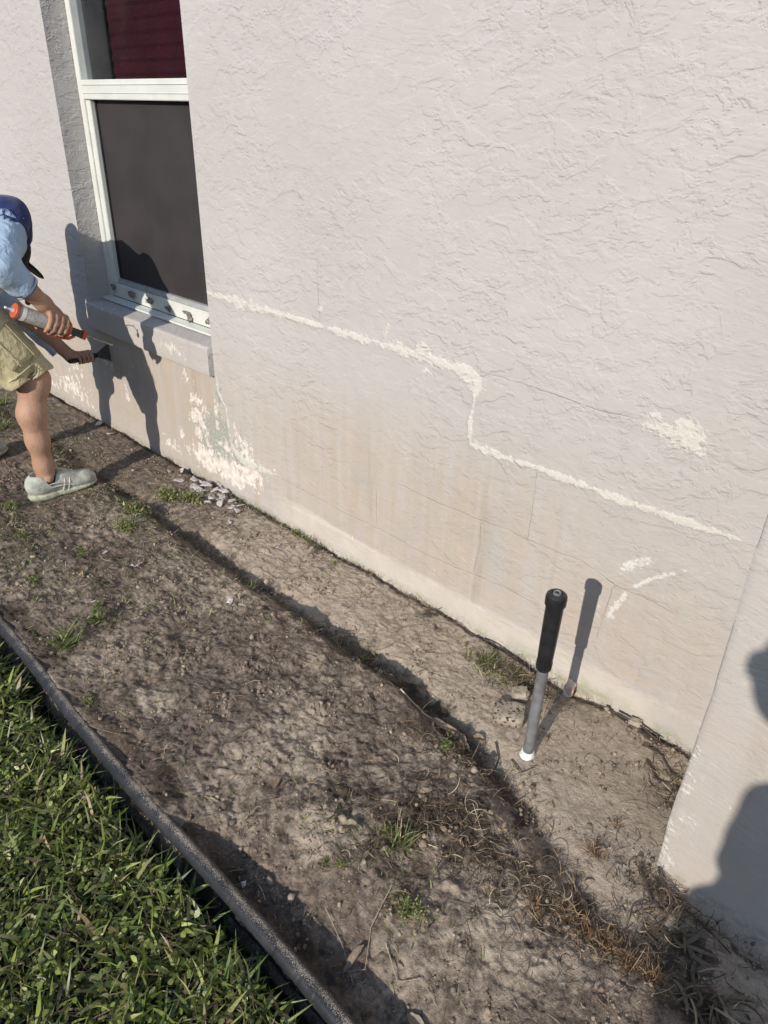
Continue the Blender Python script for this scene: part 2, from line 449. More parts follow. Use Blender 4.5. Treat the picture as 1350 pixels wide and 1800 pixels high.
def soil_material():
    t = T('sandy_soil'); P = t.obj()
    sd_ = t.attr('sandy'); n1 = t.noise(P, 5, 6, .62); n2 = t.noise(P, 34, 6, .68); n3 = t.noise(P, 160, 4, .7); n4 = t.noise(P, 650, 2, .6)
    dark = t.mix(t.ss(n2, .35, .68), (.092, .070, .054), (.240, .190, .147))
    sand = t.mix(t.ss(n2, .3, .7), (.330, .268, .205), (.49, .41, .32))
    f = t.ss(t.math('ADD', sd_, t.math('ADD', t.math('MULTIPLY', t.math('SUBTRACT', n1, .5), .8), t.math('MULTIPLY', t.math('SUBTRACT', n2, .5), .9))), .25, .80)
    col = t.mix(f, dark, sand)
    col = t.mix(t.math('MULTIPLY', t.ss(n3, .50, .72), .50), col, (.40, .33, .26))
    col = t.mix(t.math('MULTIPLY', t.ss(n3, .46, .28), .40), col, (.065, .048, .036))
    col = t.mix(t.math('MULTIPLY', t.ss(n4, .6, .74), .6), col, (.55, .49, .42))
    hum = t.attr('soil_dark'); hf = t.ss(t.math('ADD', hum, t.math('MULTIPLY', t.math('SUBTRACT', n2, .5), 1.2)), .45, .75)
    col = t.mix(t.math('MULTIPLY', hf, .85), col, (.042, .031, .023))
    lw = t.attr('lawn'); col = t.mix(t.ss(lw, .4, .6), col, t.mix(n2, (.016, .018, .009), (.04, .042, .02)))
    t.set(col, .95, 0, .15)
    h = t.math('ADD', t.math('MULTIPLY', n2, .9), t.math('ADD', t.math('MULTIPLY', n3, .45), t.math('MULTIPLY', n4, .30)))
    t.bump(h, .0075, 1.0)
    return t.m
M['soil'] = soil_material()
def blade_material(name, trans=.35, rough=.45):
    t = T(name); c = t.attr('tint', 'Color'); P = t.obj()
    c2 = t.mix(t.math('MULTIPLY', t.ss(t.noise(P, 90, 3), .4, .7), .35), c, (.30, .30, .10), 'MULTIPLY') if False else c
    n = t.noise(P, 140, 3); cc = t.mix(t.lin(n, .3, .7, 0, .35), c2, (.02, .03, .01))
    t.set(cc, rough, 0, .4)
    tr = t.node('ShaderNodeBsdfTranslucent'); t.link(cc, tr.inputs[0])
    mx = t.node('ShaderNodeMixShader'); mx.inputs[0].default_value = trans
    t.link(t.b.outputs[0], mx.inputs[1]); t.link(tr.outputs[0], mx.inputs[2]); t.link(mx.outputs[0], t.out.inputs[0])
    return t.m
M['blade'] = blade_material('grass_leaf', .30, .38)
M['dry'] = blade_material('dry_leaf', .12, .7)
M['weed'] = blade_material('weed_leaf', .35, .45)
def clod_material():
    t = T('soil_crumb'); c = t.attr('tint', 'Color'); P = t.obj(); n = t.noise(P, 260, 4, .7)
    t.set(t.mix(t.ss(n, .3, .7), c, t.mix(.5, c, (.40, .33, .26))), .95, 0, .1); t.bump(n, .003); return t.m
M['clod'] = clod_material()
M['white_metal'] = simple('white_window_metal', (.60, .61, .565), .38, 0, .05, 12, .0004, 200)
M['grey_metal'] = simple('grey_aluminium', (.42, .43, .42), .45, .2, .12, 40)
def screen_material():
    t = T('insect_screen_mesh'); P = t.obj(); n = t.noise(t.vmath('MULTIPLY', P, (1, 1, .15)), 30, 4); w = t.noise(P, 6, 3)
    t.set(t.mix(t.ss(w, .3, .7), (.031, .027, .027), (.041, .036, .035)), .55, 0, .35)
    v = t.noise(t.vmath('MULTIPLY', P, (1, 1, 1)), 900, 1); t.bump(t.math('ADD', t.math('MULTIPLY', n, .6), v), .0006)
    col2 = t.mix(t.math('MULTIPLY', t.ss(t.noise(P, 300, 2, .7), .70, .74), .5), t.b.inputs['Base Color'].links[0].from_socket, (.35, .34, .33)); t.set(col2)
    return t.m
M['screen'] = screen_material()
def glass_material():
    t = T('window_glass'); g = t.node('ShaderNodeBsdfGlossy'); g.inputs['Roughness'].default_value = .015; g.inputs[0].default_value = (.9, .95, 1, 1)
    tr = t.node('ShaderNodeBsdfTransparent'); tr.inputs[0].default_value = (.82, .84, .86, 1)
    ge = t.node('ShaderNodeNewGeometry'); dt = t.node('ShaderNodeVectorMath', operation='DOT_PRODUCT'); t.link(ge.outputs['Incoming'], dt.inputs[0]); t.link(ge.outputs['Normal'], dt.inputs[1])
    fz = t.math('ADD', .05, t.math('MULTIPLY', t.math('POWER', t.math('SUBTRACT', 1.0, t.math('ABSOLUTE', dt.outputs['Value']), clamp=True), 5.0), .95))
    m1 = t.node('ShaderNodeMixShader'); t.link(fz, m1.inputs[0]); t.link(tr.outputs[0], m1.inputs[1]); t.link(g.outputs[0], m1.inputs[2])
    # dust specks lying on the pane
    P = t.obj(); sp = t.math('MULTIPLY', t.ss(t.noise(P, 230, 3, .7), .69, .73), .45); sp = t.math('ADD', sp, t.math('MULTIPLY', t.ss(t.noise(P, 3, 4), .4, .7), .02))
    t.set((.5, .48, .45), .9); m2 = t.node('ShaderNodeMixShader'); t.link(sp, m2.inputs[0]); t.link(m1.outputs[0], m2.inputs[1]); t.link(t.b.outputs[0], m2.inputs[2]); t.link(m2.outputs[0], t.out.inputs[0])
    return t.m
M['glass'] = glass_material()
M['curtain'] = simple('maroon_curtain', (.062, .006, .014), .9, 0, .2, 9)
M['dark'] = simple('dark_interior', (.02, .02, .022), .9)
M['putty'] = simple('dirty_sealant', (.22, .20, .17), .85, 0, .7, 160, .003, 200)
def edging_material():
    t = T('dusty_black_edging'); P = t.obj(); a = t.attr('dust')
    n = t.noise(P, 520, 3, .8); n2 = t.noise(P, 26, 4, .6)
    f = t.ss(t.math('ADD', a, t.math('ADD', t.math('MULTIPLY', t.math('SUBTRACT', n, .5), 3.2), t.math('MULTIPLY', t.math('SUBTRACT', n2, .5), .8))), .66, .74)
    base = t.mix(t.ss(n2, .3, .7), (.020, .021, .024), (.038, .039, .042))
    base = t.mix(t.ss(t.attr('cut'), .3, .7), base, (.006, .006, .006)); t.set(t.mix(f, base, t.mix(n, (.30, .25, .20), (.56, .49, .41))), t.lin(f, 0, 1, .42, .95), 0, .45)  # shade of the cut grooves is put into the colour as near-black
    t.bump(t.math('ADD', f, t.math('MULTIPLY', t.noise(P, 60, 4), .6)), .0012); return t.m
M['edging'] = edging_material()
M['pvc'] = simple('grey_pvc', (.165, .168, .168), .5, 0, .22, 35, .0003, 300)
M['black_plastic'] = simple('black_plastic', (.016, .016, .017), .33, 0, .3, 40, .0003, 200, .5)
M['white_plastic'] = simple('white_plastic', (.72, .71, .68), .5, 0, .08, 60)
def pitted():
    t = T('pitted_concrete'); P = t.obj(); v = t.noise(P, 105, 3, .55); n = t.noise(P, 40, 5)
    pit = t.ss(v, .43, .37)
    c = t.mix(t.ss(n, .3, .7), (.24, .20, .155), (.38, .325, .26)); t.set(t.mix(pit, c, (.07, .055, .045)), .95, 0, .1)
    t.bump(t.math('SUBTRACT', t.math('MULTIPLY', n, .3), pit), .005); return t.m
M['pitted'] = pitted()
M['stone'] = simple('pale_stone', (.33, .28, .22), .95, 0, .3, 50, .004, 90, .1)
def chip_material():
    t = T('paint_flake'); P = t.obj(); n = t.noise(P, 60, 4); o = t.node('ShaderNodeObjectInfo').outputs['Random']
    g = t.node('ShaderNodeNewGeometry').outputs['Backfacing']
    c = t.mix(t.lin(o, 0, 1, 0, .6), (.46, .42, .40), (.62, .58, .545)); c = t.mix(t.ss(n, .52, .75), c, (.33, .30, .28)); c = t.mix(t.math('MULTIPLY', g, .7), c, (.75, .72, .66))
    t.set(c, .8, 0, .2); t.bump(n, .002); return t.m
M['chip'] = chip_material()
def skin_material():
    t = T('tanned_skin'); P = t.obj(); n = t.noise(P, 14, 4); n2 = t.noise(P, 70, 5, .7)
    c = t.mix(t.ss(n, .3, .7), (.37, .215, .145), (.45, .275, .19)); c = t.mix(t.math('MULTIPLY', t.ss(n2, .5, .75), .4), c, (.30, .15, .10))
    v = t.noise(t.vmath('MULTIPLY', P, (1, 1, .25)), 45, 4, .6)
    c = t.mix(t.math('MULTIPLY', t.ss(t.noise(P, 330, 3, .7), .55, .72), .35), c, (.22, .11, .07)); t.set(c, .58, 0, .3); t.b.inputs['Subsurface Weight'].default_value = .04; t.b.inputs['Subsurface Radius'].default_value = (.02, .008, .004)
    t.bump(t.math('ADD', t.math('MULTIPLY', n2, .4), v), .0035); return t.m
M['skin'] = skin_material()
def cloth(name, col, var=.12, wr=.006, wsc=18, weave=700):
    t = T(name); P = t.obj(); n = t.noise(P, 10, 4); w = t.noise(t.vmath('MULTIPLY', P, (1, 1, .6)), wsc, 4, .6, 1.0)
    t.set(t.mix(t.ss(n, .3, .7), tuple(c * (1 - var) for c in col), tuple(c * (1 + var) for c in col)), .88, 0, .15)
    t.b.inputs['Sheen Weight'].default_value = .2
    t.bump(t.math('ADD', w, t.math('MULTIPLY', t.noise(P, weave, 2), .06)), wr); return t.m
M['khaki'] = cloth('khaki_cotton', (.44, .385, .235), .16, .014, 26)
M['khaki_stitch'] = cloth('khaki_seam', (.50, .45, .29), .1, .002, 60)
M['tan_cloth'] = cloth('tan_cloth', (.26, .225, .18))
M['light_blue'] = cloth('light_blue_sleeve', (.34, .455, .60), .10, .012, 20)
M['navy'] = cloth('navy_shirt', (.020, .030, .115), .2, .007, 16)
M['black_cloth'] = cloth('black_cloth', (.010, .010, .011), .2, .004)
M['shoe'] = simple('dusty_shoe_upper', (.40, .41, .36), .75, 0, .22, 40, .002, 150)
M['shoe_trim'] = simple('shoe_trim', (.50, .50, .43), .6, 0, .12, 40)
M['shoe_sole'] = simple('shoe_sole', (.42, .43, .32), .8, 0, .30, 60, .003, 160)
M['blade_grey'] = simple('dark_blade', (.055, .055, .052), .5, 0, .4, 60)
M['orange'] = simple('orange_plastic', (.42, .085, .035), .5, 0, .15, 60)
def label_mat():
    t = T('speckled_cartridge'); P = t.obj(); n = t.noise(P, 420, 2, .8)
    t.set(t.mix(t.ss(n, .46, .54), (.16, .15, .14), (.66, .65, .62)), .5); return t.m
M['cart_label'] = label_mat()
M['steel'] = simple('dull_steel', (.35, .34, .32), .4, .8, .3, 60)

# ------------------------------------------------------------------ ground
WALLX0, WALLX1 = -4.7, -0.2
def edge_y(x):
    xs = [-60, -12, -5, -3.2, -2.03, -1.85, -1.6, -1.37, -1.18, -1.03, -.90, -.77, -.65, -.54, 0, 1.2, 6, 60]
    ys = [-1.2, -1.0, -.985, -1.0, -1.030, -1.032, -1.045, -1.054, -1.058, -1.056, -1.052, -1.053, -1.051, -1.056, -1.06, -1.05, -1.1, -1.1]
    return np.interp(x, xs, ys)
def trench_y(x):
    return np.interp(x, [-6, -3.6, -2.9, -2.5, -1.6, -1.0, -.8, -.6, -.42, -.3, 0, 3], [-.30, -.32, -.33, -.345, -.355, -.365, -.395, -.455, -.53, -.60, -.62, -.62])
FEET = [(-2.80, -.50), (-3.33, -.60)]
def ground_h(x, y, fine=True):
    x = np.asarray(x, float); y = np.asarray(y, float)
    ey = edge_y(x); ty = trench_y(x) + .045 * fbm(x, y * .3, 4.5, 4, .6, 3.1)
    wob = fbm(x, y, 1.7, 3, .5, 5.0)
    lw_ = .040 + .045 * np.clip(fbm(x, x * 0, 2.3, 3, .5, 60) + .35, 0, 1); berm = sst(-y, -(ty) - .012, -(ty) + lw_)                   # 1 on lawn side of the trench lip
    bh = np.interp(x, [-6, -3.2, -2.6, -2.2, -1.2, -.75, -.55, -.4, -.2, 3], [.01, .012, .038, .046, .046, .040, .024, .012, .010, .01])
    slope_b = np.interp(-y, [0.30, .42, .75, 1.04], [0, 1, .90, .70])
    h = berm * bh * slope_b * (1 + .5 * wob + .35 * fbm(x, y, 7, 3, .5, 71))
    tr = np.exp(-((y - ty - .035) / .045) ** 2)
    h = h - .022 * tr * (1 + .9 * fbm(x, y, 5, 3, .5, 66)) * np.interp(x, [-6, -3, -2.6, -.7, -.45, -.2, 3], [.2, .3, 1, 1, .6, .1, 0])
    nearlip = np.interp(x, [-6, -1.1, -.9, -.3, 3], [0, 0, .9, 1, .6])    # soil sinks beside the edging near the camera
    h = h - .056 * sst(-y, .80, 1.0) * nearlip
    foot = np.zeros_like(h)
    for fx, fy in FEET: foot = np.maximum(foot, np.exp(-(((x - fx) / .13) ** 2 + ((y - fy) / .22) ** 2) ** 2))
    h = h * (1 - foot) - .004 * foot
    gapw = sst(y, -.035, -.006 + .0) ; h = h - gapw * (.012 + .025 * np.clip(fbm(x, y * 0, 6, 3, .6, 8) + .25, 0, 1))
    # hollow next to the wall around the stub and the pilaster corner
    h = h - .03 * np.exp(-(((x + .72) / .10) ** 2 + ((y + .02) / .07) ** 2)) - .03 * np.exp(-(((x + .33) / .07) ** 2 + ((y + .12) / .09) ** 2))
    h = h - .02 * np.exp(-((y + .40) / .03) ** 2) * sst(x, -.29, -.2)
    lawn = sst(ey - y, -.004, .010)
    gap = np.exp(-((ey - y - .026) / .03) ** 2) * sst(ey - y, -.012, .006)
    h = h * (1 - lawn) + lawn * (-.018 + .012 * wob) - .07 * gap
    if fine:
        m = (1 - .6 * foot)
        rough = np.interp(x, [-6, -.9, -.4, 3], [1, 1, .75, .75]) * np.where(y > ty + .05, .65, 1.0)
        sandz = sst(y, -.33, -.1) * sst(x, -.95, -.7) + np.exp(-(((x + .38) / .20) ** 2 + ((y + .30) / .16) ** 2))
        rough = rough * (1 - .55 * np.clip(sandz, 0, 1))
        h = h + m * rough * (.020 * fbm(x, y, 6.5, 4, .52, 1.0) + .0075 * (ridged(x, y, 22, 3, .55, 2.0) - .5) + .0030 * (ridged(x + .02*pn2(x*30,y*30), y, 60, 2, .6, 4.0) - .5) + .0024 * pn2(x * 110, y * 110) + .018 * np.clip(fbm(x, y, 24, 4, .65, 33) - .10, 0, .5))
    return h
def gaxis(lo, hi, seg):
    out = []
    for a, b, s in seg: out.append(np.arange(a, b - 1e-9, s))
    return np.concatenate(out)
gx = np.concatenate([[-120, -60, -30, -18, -12, -9, -7.5, -6.5, -6, -5.6, -5.3], np.arange(-5.1, -3.2, .012), np.arange(-3.2, -1.9, .0062), np.arange(-1.9, .12, .0036), np.arange(.12, .8, .03), [1, 1.5, 2.5, 4, 7, 12, 20, 40, 80, 120]])
gy = np.concatenate([[-120, -60, -30, -16, -10, -7, -5, -4, -3.2, -2.8, -2.5, -2.3], np.arange(-2.2, -1.2, .03), np.arange(-1.2, .03, .0040), [.04, .06, .1, .3, .5, 1, 2, 4, 8, 16, 30, 60, 120]])
GX, GY = np.meshgrid(gx, gy, indexing='ij')
far = np.maximum(sst(np.abs(GX + 2), 3.6, 5), sst(np.abs(GY + .5), 2.2, 3.2))
GZ = ground_h(GX, GY) * (1 - far) + far * -.02
GZ = np.where(GY > .035, -.05, GZ)
# the soil tucks under the pilaster
pil = (GX > -.255) & (GY > -.345) & (GX < .9); GZ = np.where(pil, -.05, GZ)
V = np.stack([GX.ravel(), GY.ravel(), GZ.ravel()], 1)
nx_, ny_ = len(gx), len(gy)
I = np.arange(nx_ * ny_).reshape(nx_, ny_)
F = np.stack([I[:-1, :-1].ravel(), I[1:, :-1].ravel(), I[1:, 1:].ravel(), I[:-1, 1:].ravel()], 1)
xx, yy = GX.ravel(), GY.ravel()
ty = trench_y(xx)
sandy = .37 + .30 * fbm(xx, yy, 2.6, 4, .6, 11) * 1.6
sandy += .50 * sst(yy, ty + .03, ty + .10) * sst(xx, -2.4, -1.7) + .25 * np.exp(-(((xx + .4) / .3) ** 2 + ((yy + .3) / .2) ** 2))
sandy += .40 * np.exp(-(((xx + .36) / .12) ** 2 + ((yy + .68) / .10) ** 2)) - .25 * sst(-xx, 2.3, 2.9)
sandy += .55 * np.exp(-(((xx + 1.41) / .07) ** 2 + ((yy + .885) / .045) ** 2) ** 2) + .6 * np.exp(-(((xx + .82) / .06) ** 2 + ((yy + .85) / .045) ** 2) ** 2)
soil_dark = .12 + .5 * np.exp(-((yy - ty - .02) / .045) ** 2) * sst(-xx, .35, .6) + .55 * np.exp(-((yy + .022) / .03) ** 2)  # darker soil in a band along the trench and a strip at the wall foot
soil_dark += .9 * np.exp(-(((xx + .60) / .30) ** 2 + ((yy + .62) / .13) ** 2)) * (.6 + fbm(xx, yy, 14, 3, .6, 2)) + .5 * np.exp(-((yy - edge_y(xx) - .045) / .05) ** 2)  # dark root zone, then a darker strip beside the edging
soil_dark += .5 * np.exp(-(((xx + .16) / .14) ** 2 + ((yy + .53) / .09) ** 2))  # darker patch in front of the projecting wall
soil_dark += .45 * sst(fbm(xx, yy, 5.5, 5, .65, 21), .10, .42)  # scattered dark humus blotches
lawnm = sst(edge_y(xx) - yy, -.0, .03)
ground = mesh_obj('ground', V, F, M['soil'], attrs={'sandy': np.clip(sandy, 0, 1.2), 'soil_dark': np.clip(soil_dark, 0, 1), 'lawn': lawnm})
tag(ground, 'bare sandy soil bed and lawn ground along the house wall', kind='structure')

# ------------------------------------------------------------------ house: wall with the window opening
house = tag(empty('house', (-2, 0, 0)), 'pale stucco house wall with a window and patched step cracks', 'house')
WX0, WX1, WZ0, WZ1 = -3.328, -2.362, .48, 2.05
RD = .10
def polyd(x, z, pts, taper=None):
    """unsigned distance, signed side (for the closest segment) and arc parameter"""
    best = np.full(x.shape, 9.0); sg = np.zeros(x.shape); par = np.zeros(x.shape)
    for i in range(len(pts) - 1):
        a = np.array(pts[i]); b = np.array(pts[i + 1]); d = b - a; L2 = d @ d
        t = ((x - a[0]) * d[0] + (z - a[1]) * d[1]) / L2; tc = np.clip(t, 0, 1)
        dd = np.hypot(x - a[0] - tc * d[0], z - a[1] - tc * d[1])
        cr = ((x - a[0]) * d[1] - (z - a[1]) * d[0]) / math.sqrt(L2)
        m = dd < best; best[m] = dd[m]; sg[m] = cr[m]; par[m] = (i + tc)[m]
    return best, sg, par
FA = [[-2.36,.80],[-2.322,.795],[-2.199,.801],[-2.134,.789],[-2.007,.798],[-1.859,.798],[-1.748,.797],[-1.618,.796],[-1.544,.793],[-1.427,.797],[-1.317,.792],[-1.214,.79],[-1.135,.793],[-1.114,.777],[-1.120,.724],[-1.130,.648],[-1.122,.592],[-1.057,.587],[-.964,.589],[-.877,.593],[-.777,.593],[-.653,.588],[-.569,.593],[-.475,.596],[-.388,.60]]
FAW = [.010,.012,.022,.030,.019,.015,.013,.016,.018,.022,.018,.022,.026,.022,.011,.010,.016,.017,.013,.013,.014,.016,.015,.011,.007]
FB = [[-2.352,.48],[-2.345,.421],[-2.300,.365],[-2.295,.269],[-2.278,.202],[-2.207,.171],[-2.097,.177],[-2.007,.185]]
FBW = [.006,.007,.008,.009,.014,.022,.022,.015]
CR = [ [[-2.008,.18],[-1.8,.176],[-1.618,.171],[-1.452,.177],[-1.307,.169],[-1.146,.175],[-1.066,.186],[-.972,.191],[-.855,.191]],
       [[-1.387,.373],[-1.262,.366],[-1.068,.372],[-.956,.381],[-.899,.376],[-.801,.38],[-.742,.384],[-.691,.373],[-.643,.358],[-.563,.359],[-.489,.355]],
       [[-1.10,.80],[-1.009,.802],[-.907,.796],[-.765,.79],[-.666,.798]],
       [[-.904,.575],[-.902,.498],[-.903,.385]], [[-1.063,.362],[-1.059,.288],[-1.07,.196]], [[-1.748,1.0],[-1.748,.94],[-1.742,.82]],
       [[-.643,.348],[-.649,.279],[-.657,.19]], [[-1.874,.38],[-1.871,.19]], [[-1.483,.303],[-1.476,.189]], [[-3.9, .80],[-3.35,.795]] ]
def wall_attrs(x, z):
    n = len(x); A = {k: np.zeros(n) for k in ('filler','peel','peelgreen','stain','band','green','rust','scrape','crackd','crackm','smooth','splash')}
    d, _, par = polyd(x, z, FA); w = np.interp(par, range(len(FA)), FAW) * .70
    f = np.clip(1.02 - .50 * d / w, 0, 1.1)
    d, _, par = polyd(x, z, FB); w = np.interp(par, range(len(FB)), FBW) * .9; f = np.maximum(f, np.clip(.92 - .42 * d / w, 0, 1.1))
    for cx, cz, rx, rz, s in [(-2.145,.792,.055,.026,1.0),(-1.735,.850,.018,.022,.85),(-1.46,.818,.02,.03,.85),(-1.40,.808,.03,.025,.8),(-1.315,.805,.030,.034,.9),(-1.14,.775,.05,.035,.9),(-1.30,.755,.02,.02,.6),(-2.25,.62,.05,.015,.5),(-1.105,.60,.025,.02,.8),
                              (-.555,.785,.042,.040,1.05),(-.60,.79,.05,.024,.80),(-.65,.788,.05,.016,.66),(-.62,.81,.03,.02,.6),(-.52,.768,.02,.02,.75),(-.70,.79,.03,.01,.5)]:
        f = np.maximum(f, s * np.clip(1.15 - .65 * np.sqrt(((x - cx) / rx) ** 2 + ((z - cz) / rz) ** 2), 0, 1))
    A['filler'] = f
    s = np.zeros(n)
    for pts, w, k in [([[-.625,.415],[-.60,.44],[-.575,.46]],.022,.85), ([[-.59,.378],[-.545,.425],[-.505,.456]],.007,1.0), ([[-.485,.475],[-.47,.482]],.006,.8), ([[-.610,.344],[-.622,.311],[-.638,.262]],.013,.88), ([[-.67,.28],[-.665,.24]],.012,.6), ([[-.435,.492],[-.42,.495]],.005,.7),
                    ([[-1.24,.175],[-1.22,.12]],.006,.6), ([[-.62,.28],[-.60,.22]],.008,.5), ([[-1.60,.10],[-1.585,.075]],.004,.9)]:
        d, _, _ = polyd(x, z, pts); s = np.maximum(s, .88 * k * np.clip(1.1 - .6 * d / w, 0, 1))
    A['scrape'] = s
    pe = np.zeros(n); pg = np.zeros(n)
    for cx, cz, rx, rz, k in [(-2.51,.27,.09,.15,.62),(-2.46,.10,.18,.08,.72),(-2.30,.09,.14,.07,.78),(-2.17,.12,.12,.07,.68),(-2.20,.22,.06,.08,.66),(-2.75,.08,.10,.05,.55),(-2.36,.33,.04,.10,.55),(-2.24,.25,.06,.10,.52),(-2.58,.42,.04,.05,.55),(-2.33,.20,.06,.06,.6),(-2.66,.15,.04,.07,.5),
                             (-3.1,.22,.03,.05,.62),(-3.02,.34,.04,.05,.45),(-3.7,.10,.26,.08,.60),(-3.62,.20,.14,.07,.50),(-4.0,.06,.2,.05,.5),(-3.5,.05,.1,.05,.45),(-2.60,.535,.14,.04,.47),(-3.25,.33,.08,.04,.5),(-3.02,.56,.05,.03,.4),(-2.86,.10,.03,.05,.42),(-2.04,.20,.10,.03,.45)]:
        pe = np.maximum(pe, k * np.exp(-(((x - cx) / rx) ** 2 + ((z - cz) / rz) ** 2) * .8))
    for cx, cz, rx, rz, k in [(-2.38,.24,.11,.15,.85),(-2.24,.20,.09,.12,.72),(-2.48,.15,.08,.10,.55),(-2.34,.40,.05,.07,.6),(-2.30,.56,.03,.06,.4)]:
        pg = np.maximum(pg, k * np.exp(-(((x - cx) / rx) ** 2 + ((z - cz) / rz) ** 2) * .9))
    A['peel'] = pe; A['peelgreen'] = pg
    st = .75 * np.exp(-(((x + 1.45) / .75) ** 2)) * sst(.72 - z, 0, .35) * sst(z, .02, .12) * (1 + .35 * fbm(x, z, 3, 3, .5, 3))
    st = np.maximum(st, .55 * np.exp(-(((x + .70) / .30) ** 2 + ((z - .22) / .20) ** 2)))
    st = np.maximum(st, .95 * sst(-x, 2.33, 2.42) * sst(.50 - z, 0, .05) * (.45 + .55 * sst(z, .0, .2)))
    st = np.maximum(st, .95 * np.exp(-(((x + 2.14) / .018) ** 2)) * sst(.17 - z, 0, .04))
    st = st + .28 * sst(1.0 - z, 0, .9)
    A['stain'] = np.clip(st, 0, 1)
    bt = .088 + .03 * sst(-x, 1.4, 2.0)
    A['band'] = sst(bt - z + .014 * fbm(x, z * 0, 7, 3), 0, .012) * sst(x, -2.1, -1.8) * (1 - sst(x, -.52, -.40))
    A['green'] = .95 * sst(.055 - z, 0, .05) * np.exp(-(((x + .65) / .30) ** 2)) + .4 * sst(.03 - z, 0, .03)
    A['rust'] = np.maximum.reduce([np.exp(-(((x + .535) / .035) ** 2 + ((z - .119) / .008) ** 2)), .8*np.exp(-(((x + 2.13) / .012) ** 2 + ((z - .09) / .05) ** 2)), .7 * np.exp(-(((x + .98) / .03) ** 2 + ((z - .055) / .008) ** 2))])
    bd = np.full(n, 9.0); bs = np.zeros(n)
    for c in CR:
        d, sg, _ = polyd(x, z, c); m = d < bd; bd[m] = d[m]; bs[m] = sg[m]
    A['crackd'] = bs; A['crackm'] = sst(.016 - bd, 0, .006)
    sm = .80 * sst(-x, 2.28, 2.40) * sst(.50 - z, 0, .03)
    sm = np.maximum(sm, .65 * sst(.09 - z, 0, .02) * sst(x, -2.1, -1.8)); sm = np.maximum(sm, .55 * sst(.62 - z, 0, .5) * (.8 + .5 * fbm(x, z, 2.5, 3, .5, 14))); sm = np.maximum(sm, .55 * sst(fbm(x, z, 1.6, 3, .5, 40), .05, .3))
    A['smooth'] = sm
    A['splash'] = sst(.028 - z, 0, .035) * .9
    return A
def crossing(a, b): return a
wx = np.unique(np.round(np.concatenate([[-14, -10, -7.5, -6, -5.4], np.arange(-5.1, WX0, .009), [WX0], np.arange(WX0 + .008, WX1 - .004, .008), [WX1], np.arange(WX1 + .006, -.24, .006), [-.2, 0, .5, 1, 3, 6]]), 4))
wz = np.unique(np.round(np.concatenate([[-.16], np.arange(-.06, WZ0 - .003, .0065), [WZ0], np.arange(WZ0 + .0065, 1.0, .0065), np.arange(1.0, 1.85, .012), [1.95, WZ1, 2.3, 2.7]]), 4))
X2, Z2 = np.meshgrid(wx, wz, indexing='ij'); xf_, zf_ = X2.ravel(), Z2.ravel()
A = wall_attrs(xf_, zf_)
edge_d = np.maximum(np.maximum(WX0 - xf_, xf_ - WX1), np.maximum(WZ0 - zf_, zf_ - WZ1))
yw = (.0022 * fbm(xf_, zf_, 2.2, 3, .5, 4) + .0010 * fbm(xf_, zf_, 18, 3, .6, 6)) * sst(edge_d, 0, .03)
yw -= .0030 * sst(.088 - zf_ + .006 * fbm(xf_, zf_ * 0, 9, 3), 0, .006) * sst(xf_, -2.1, -1.8)
yw -= .0016 * np.clip(A['filler'], 0, 1) * (edge_d > .003)
Vw = np.stack([xf_, yw, zf_], 1)
nx_, nz_ = len(wx), len(wz); I = np.arange(nx_ * nz_).reshape(nx_, nz_)
F = np.stack([I[:-1, :-1].ravel(), I[1:, :-1].ravel(), I[1:, 1:].ravel(), I[:-1, 1:].ravel()], 1)
cx_ = Vw[F].mean(1); hole = (cx_[:, 0] > WX0) & (cx_[:, 0] < WX1) & (cx_[:, 2] > WZ0) & (cx_[:, 2] < WZ1)
F = F[~hole]
# reveals, slightly uneven: left jamb, right jamb, head
def patch(P0, U, Wv, nu, nv, amp, base):
    u, v = np.meshgrid(np.linspace(0, 1, nu), np.linspace(0, 1, nv), indexing='ij')
    P = np.array(P0)[None] + u.ravel()[:, None] * np.array(U)[None] + v.ravel()[:, None] * np.array(Wv)[None]
    I = np.arange(nu * nv).reshape(nu, nv) + base
    f = np.stack([I[:-1, :-1].ravel(), I[1:, :-1].ravel(), I[1:, 1:].ravel(), I[:-1, 1:].ravel()], 1)
    return P, f
ex = []; ef = []; nb = len(Vw)
for P0, U, Wv, nu, nv in [((WX0, 0, WZ0), (0, .13, 0), (0, 0, WZ1 - WZ0), 12, 120), ((WX1, .13, WZ0), (0, -.13, 0), (0, 0, WZ1 - WZ0), 8, 60), ((WX0, 0, WZ1), (0, .13, 0), (WX1 - WX0, 0, 0), 6, 40)]:
    P, f = patch(P0, U, Wv, nu, nv, 0, nb); ex.append(P); ef.append(f); nb += len(P)
    if P0[2] == WZ1: ef[-1] = ef[-1][:, ::-1]
Vw2 = np.concatenate([Vw] + ex)
pad = len(Vw2) - len(Vw)
A = {k: np.concatenate([v, np.zeros(pad)]) for k, v in A.items()}
wall = mesh_obj('wall', Vw2, [np.concatenate([F] + ef)], M['wall'], house, attrs=A)
wall.location = (2, 0, 0)
wall.data.set_sharp_from_angle(angle=math.radians(50))
def hpart(o): o.location = Vector(o.location) + Vector((2, 0, 0)); return o
